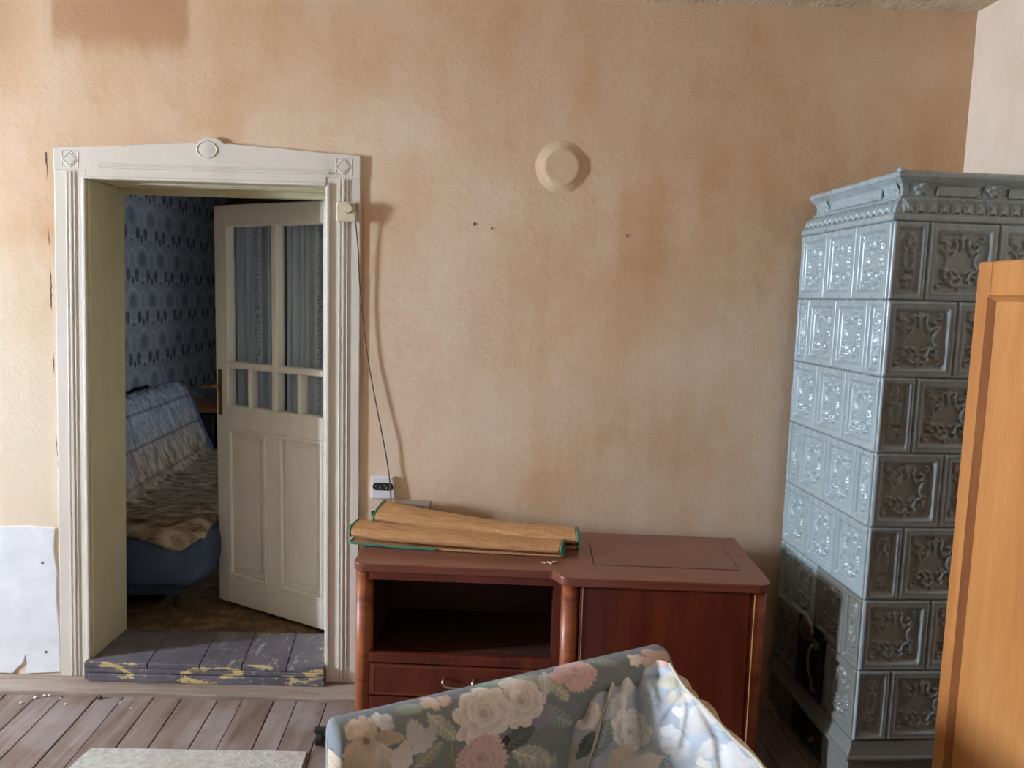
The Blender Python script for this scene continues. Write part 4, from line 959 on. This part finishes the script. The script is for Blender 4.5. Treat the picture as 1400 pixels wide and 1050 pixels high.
MB().tube([(-.0005, -.0195, z) for z in np.linspace(.02, ZW-.015, 30)], .0016, 6).build('worn_edge', MOAKE, WD)
for y0, y1 in ((-.548, -.022), (-1.078, -.552)):
    sw, tw = .052, .090
    d = MB().box(-.020, -.001, y1-sw, y1, .07, ZW-.002).box(-.020, -.001, y0, y0+sw, .07, ZW-.002).box(-.020, -.001, y0+sw, y1-sw, ZW-tw, ZW-.002).box(-.020, -.001, y0+sw, y1-sw, .07, .07+tw)
    d = d.build('door_frame', MOAK, WD, bevel=.006, seg=3)
    yi0, yi1, zi0, zi1, q = y0+sw, y1-sw, .07+tw, ZW-tw, .012
    MB().box(-.008, -.002, yi0, yi1, zi0, zi1).build('door_panel', MOAK, d)
    m = MB()
    F = [(yi0, zi0), (yi1, zi0), (yi1, zi1), (yi0, zi1)]; I = [(yi0+q, zi0+q), (yi1-q, zi0+q), (yi1-q, zi1-q), (yi0+q, zi1-q)]
    for k in range(4):
        a, c = F[k], F[(k+1) % 4]; ai, ci = I[k], I[(k+1) % 4]
        m = MB().add([(-.024, *a), (-.024, *c), (-.009, *ci), (-.009, *ai), (-.008, *a), (-.008, *c), (-.008, *ci), (-.008, *ai)], [(0, 1, 2, 3), (4, 7, 6, 5), (0, 4, 5, 1), (3, 2, 6, 7), (0, 3, 7, 4), (1, 5, 6, 2)])
        m.build('moulding', MOAKD if k in (1, 3) else MOAK, d)  # uprights take the darker copy: their shade is put into the colour
kb = MB().lathe([(.010, 0), (.007, .01), (.012, .02), (.010, .026), (.002, .028)], (0, 0, 0), 'z', 16).build('knob', MBRASS, WD, smooth=True)
kb.rotation_euler = (0, R(-90), 0); kb.location = (-.02, -.50, 1.0)

# ------------------------------------------------------------------ couch with throw in the next room
MBLUE = (lambda g: (g.col(g.ramp(g.noise(scale=5, det=4), [(.3, srgb(64, 76, 102)), (.7, srgb(86, 100, 130))])), g.bump(g.noise(scale=200, det=2), .1, .001), g.m)[-1])(G('blue_couch_cloth', .75, spec=.25))
KC = empty('couch', (-1.355, 3.46, ZF), AX); tag(KC, 'slate blue armless couch seen through the open doorway', 'couch')
prof = [(-.10, .125), (-.03, .17), (.0, .24), (.005, .32), (-.012, .385), (-.06, .415), (-.16, .415), (-.34, .405), (-.50, .405), (-.565, .44), (-.60, .53), (-.65, .68), (-.69, .80), (-.72, .855), (-.76, .875), (-.81, .86), (-.845, .80), (-.85, .6), (-.84, .3), (-.80, .15), (-.74, .125)]
pr = [(q[0], q[1]) for q in spline([(a, c, 0) for a, c in prof], 4)]; cxp, czp = -.42, .33
Ly = 1.80
P = []
for y in [0, .008, .02, .04, .07, .11, .2, .5, .85, .92, .99, 1.3, 1.6, 1.68, 1.73, 1.765, 1.785, 1.795, Ly]:
    q = min(y, Ly-y); ins = .06*(1-math.sqrt(max(0, 1-(1-min(q/.09, 1))**2))) if q < .09 else 0
    row = []
    for a, c in pr:
        d = math.hypot(a-cxp, c-czp); f = (d-ins)/d
        row.append((cxp+(a-cxp)*f, y, czp+(c-czp)*f))
    row.append(row[0]); P.append(row)
b = MB().grid(P); n = len(P[0]); b.f.append(tuple(range(n-1))); b.f.append(tuple(range((len(P)-1)*n+n-2, (len(P)-1)*n-1, -1)))
b.build('upholstery', MBLUE, KC, True)
MB().box(-.74, -.16, .07, Ly-.05, .065, .16).build('couch_base', MBLUE, KC, bevel=.02, seg=3)
MCHROME = plain('chrome', srgb(200, 200, 200), .12, 1.0, .03)
for xx, yy in ((-.19, .10), (-.19, Ly-.12), (-.70, .10), (-.70, Ly-.12)): MB().cyl((xx, yy, 0), (0, 0, 1), .014, .07, 16, .02).build('chrome_foot', MCHROME, KC, smooth=False)
def throwmat():
    g = G('patchy_fleece_throw', .9, spec=.15); X, Y, Z = g.xyz()
    v = g.scl(g.tc(), (1, 1, 1)); st = g.noise(g.scl(g.tc(), (1.2, 5, 1.2)), 7, 5, .65, 1.0)
    c = g.ramp(st, [(.32, srgb(86, 86, 92)), (.5, srgb(140, 144, 152)), (.66, srgb(178, 180, 184))])
    br = g.ramp(g.noise(g.scl(g.tc(), (1, 2.4, 1)), 9, 5, .7, .6), [(.34, srgb(98, 78, 60)), (.5, srgb(156, 136, 112)), (.66, srgb(196, 180, 156))])
    c = g.mix(g.rng(g.m_('ADD', Z, g.m_('MULTIPLY', g.noise(scale=6, det=4), .35)), .62, 1.0, 1, 0), c, br)
    seam = g.win(g.m_('FRACT', g.m_('DIVIDE', g.m_('ADD', Z, .045), .17)), .0, .10, .04)
    c = g.mix(g.m_('MULTIPLY', seam, g.rng(Z, .42, .5, 0, .55)), c, srgb(70, 60, 54))
    g.col(c); g.bump(g.noise(g.scl(g.tc(), (1, 3, 1)), 30, 5, .7), .8, .015); return g.m
TH = empty('throw', (-1.355, 3.46, ZF), AX); tag(TH, 'crumpled grey and brown fleece throw draped over the blue couch', 'throw')
tp = spline([(-.84, .70, 0), (-.83, .82, 0), (-.80, .877, 0), (-.76, .89, 0), (-.71, .868, 0), (-.675, .80, 0), (-.635, .68, 0), (-.585, .53, 0), (-.55, .45, 0), (-.49, .42, 0), (-.34, .42, 0), (-.16, .43, 0), (-.06, .43, 0), (-.015, .41, 0)], 7)
P = []
nt = len(tp)
SV = [-1.0, -.75, -.5, -.25, 0.0]+list(np.linspace(.015, 1.72, 90))
for j, s in enumerate(SV):
    row = []
    for i, (a, c, _) in enumerate(tp):
        t = i/(nt-1); w = .005*math.sin(s*40+t*22)+.004*math.sin(s*75-t*31)+.006*math.sin(t*60+s*6)
        if t < .08: w = abs(w)
        w = abs(w)+.003
        ins = .05*(max(0, 1-max(s, 0)/.09))**2 if s < .09 else 0
        hang = (.02+.012*math.sin(t*23)+.055*math.exp(-((t-.86)/.06)**2)) if t > .45 else .012
        y = max(s, 0)+(.0 if s >= 0 else -.012-.004*math.sin(t*30)); z = c+w-ins*.7-(hang*(-s) if s < 0 else 0)
        row.append((a+w*.5-ins*.2, y, z))
    P.append(row)
o = MB().grid(P).build('fleece', throwmat(), TH, True, fix=True); m = o.modifiers.new('thick', 'SOLIDIFY'); m.thickness = .006; m.offset = 1
# table beyond the couch
MTAB = wood('orange_table_veneer', srgb(130, 84, 40), srgb(160, 108, 56), srgb(180, 126, 70), 'x', 1, .4, .1, 8, .02)
MTABD = plain('dark_table_side', srgb(52, 40, 34), .6)
TB = empty('side_table', (-2.02, 5.62, ZF), AX); tag(TB, 'orange-brown wooden chest standing beyond the end of the couch', 'table')
MB().box(-.40, .30, -.26, .30, .655, .685).build('table_top', MTAB, TB, bevel=.004)
MB().box(-.38, .28, -.24, .28, .10, .655).build('chest_body', MTABD, TB, bevel=.004)
for k in range(2): MB().box(-.36+k*.33, -.06+k*.33, -.252, -.24, .14, .62).build('chest_door', MTABD, TB, bevel=.004)
for xx, yy in ((-.35, -.21), (.25, -.21), (-.35, .25), (.25, .25)): MB().box(xx-.02, xx+.02, yy-.02, yy+.02, 0, .10).build('leg', MTABD, TB)
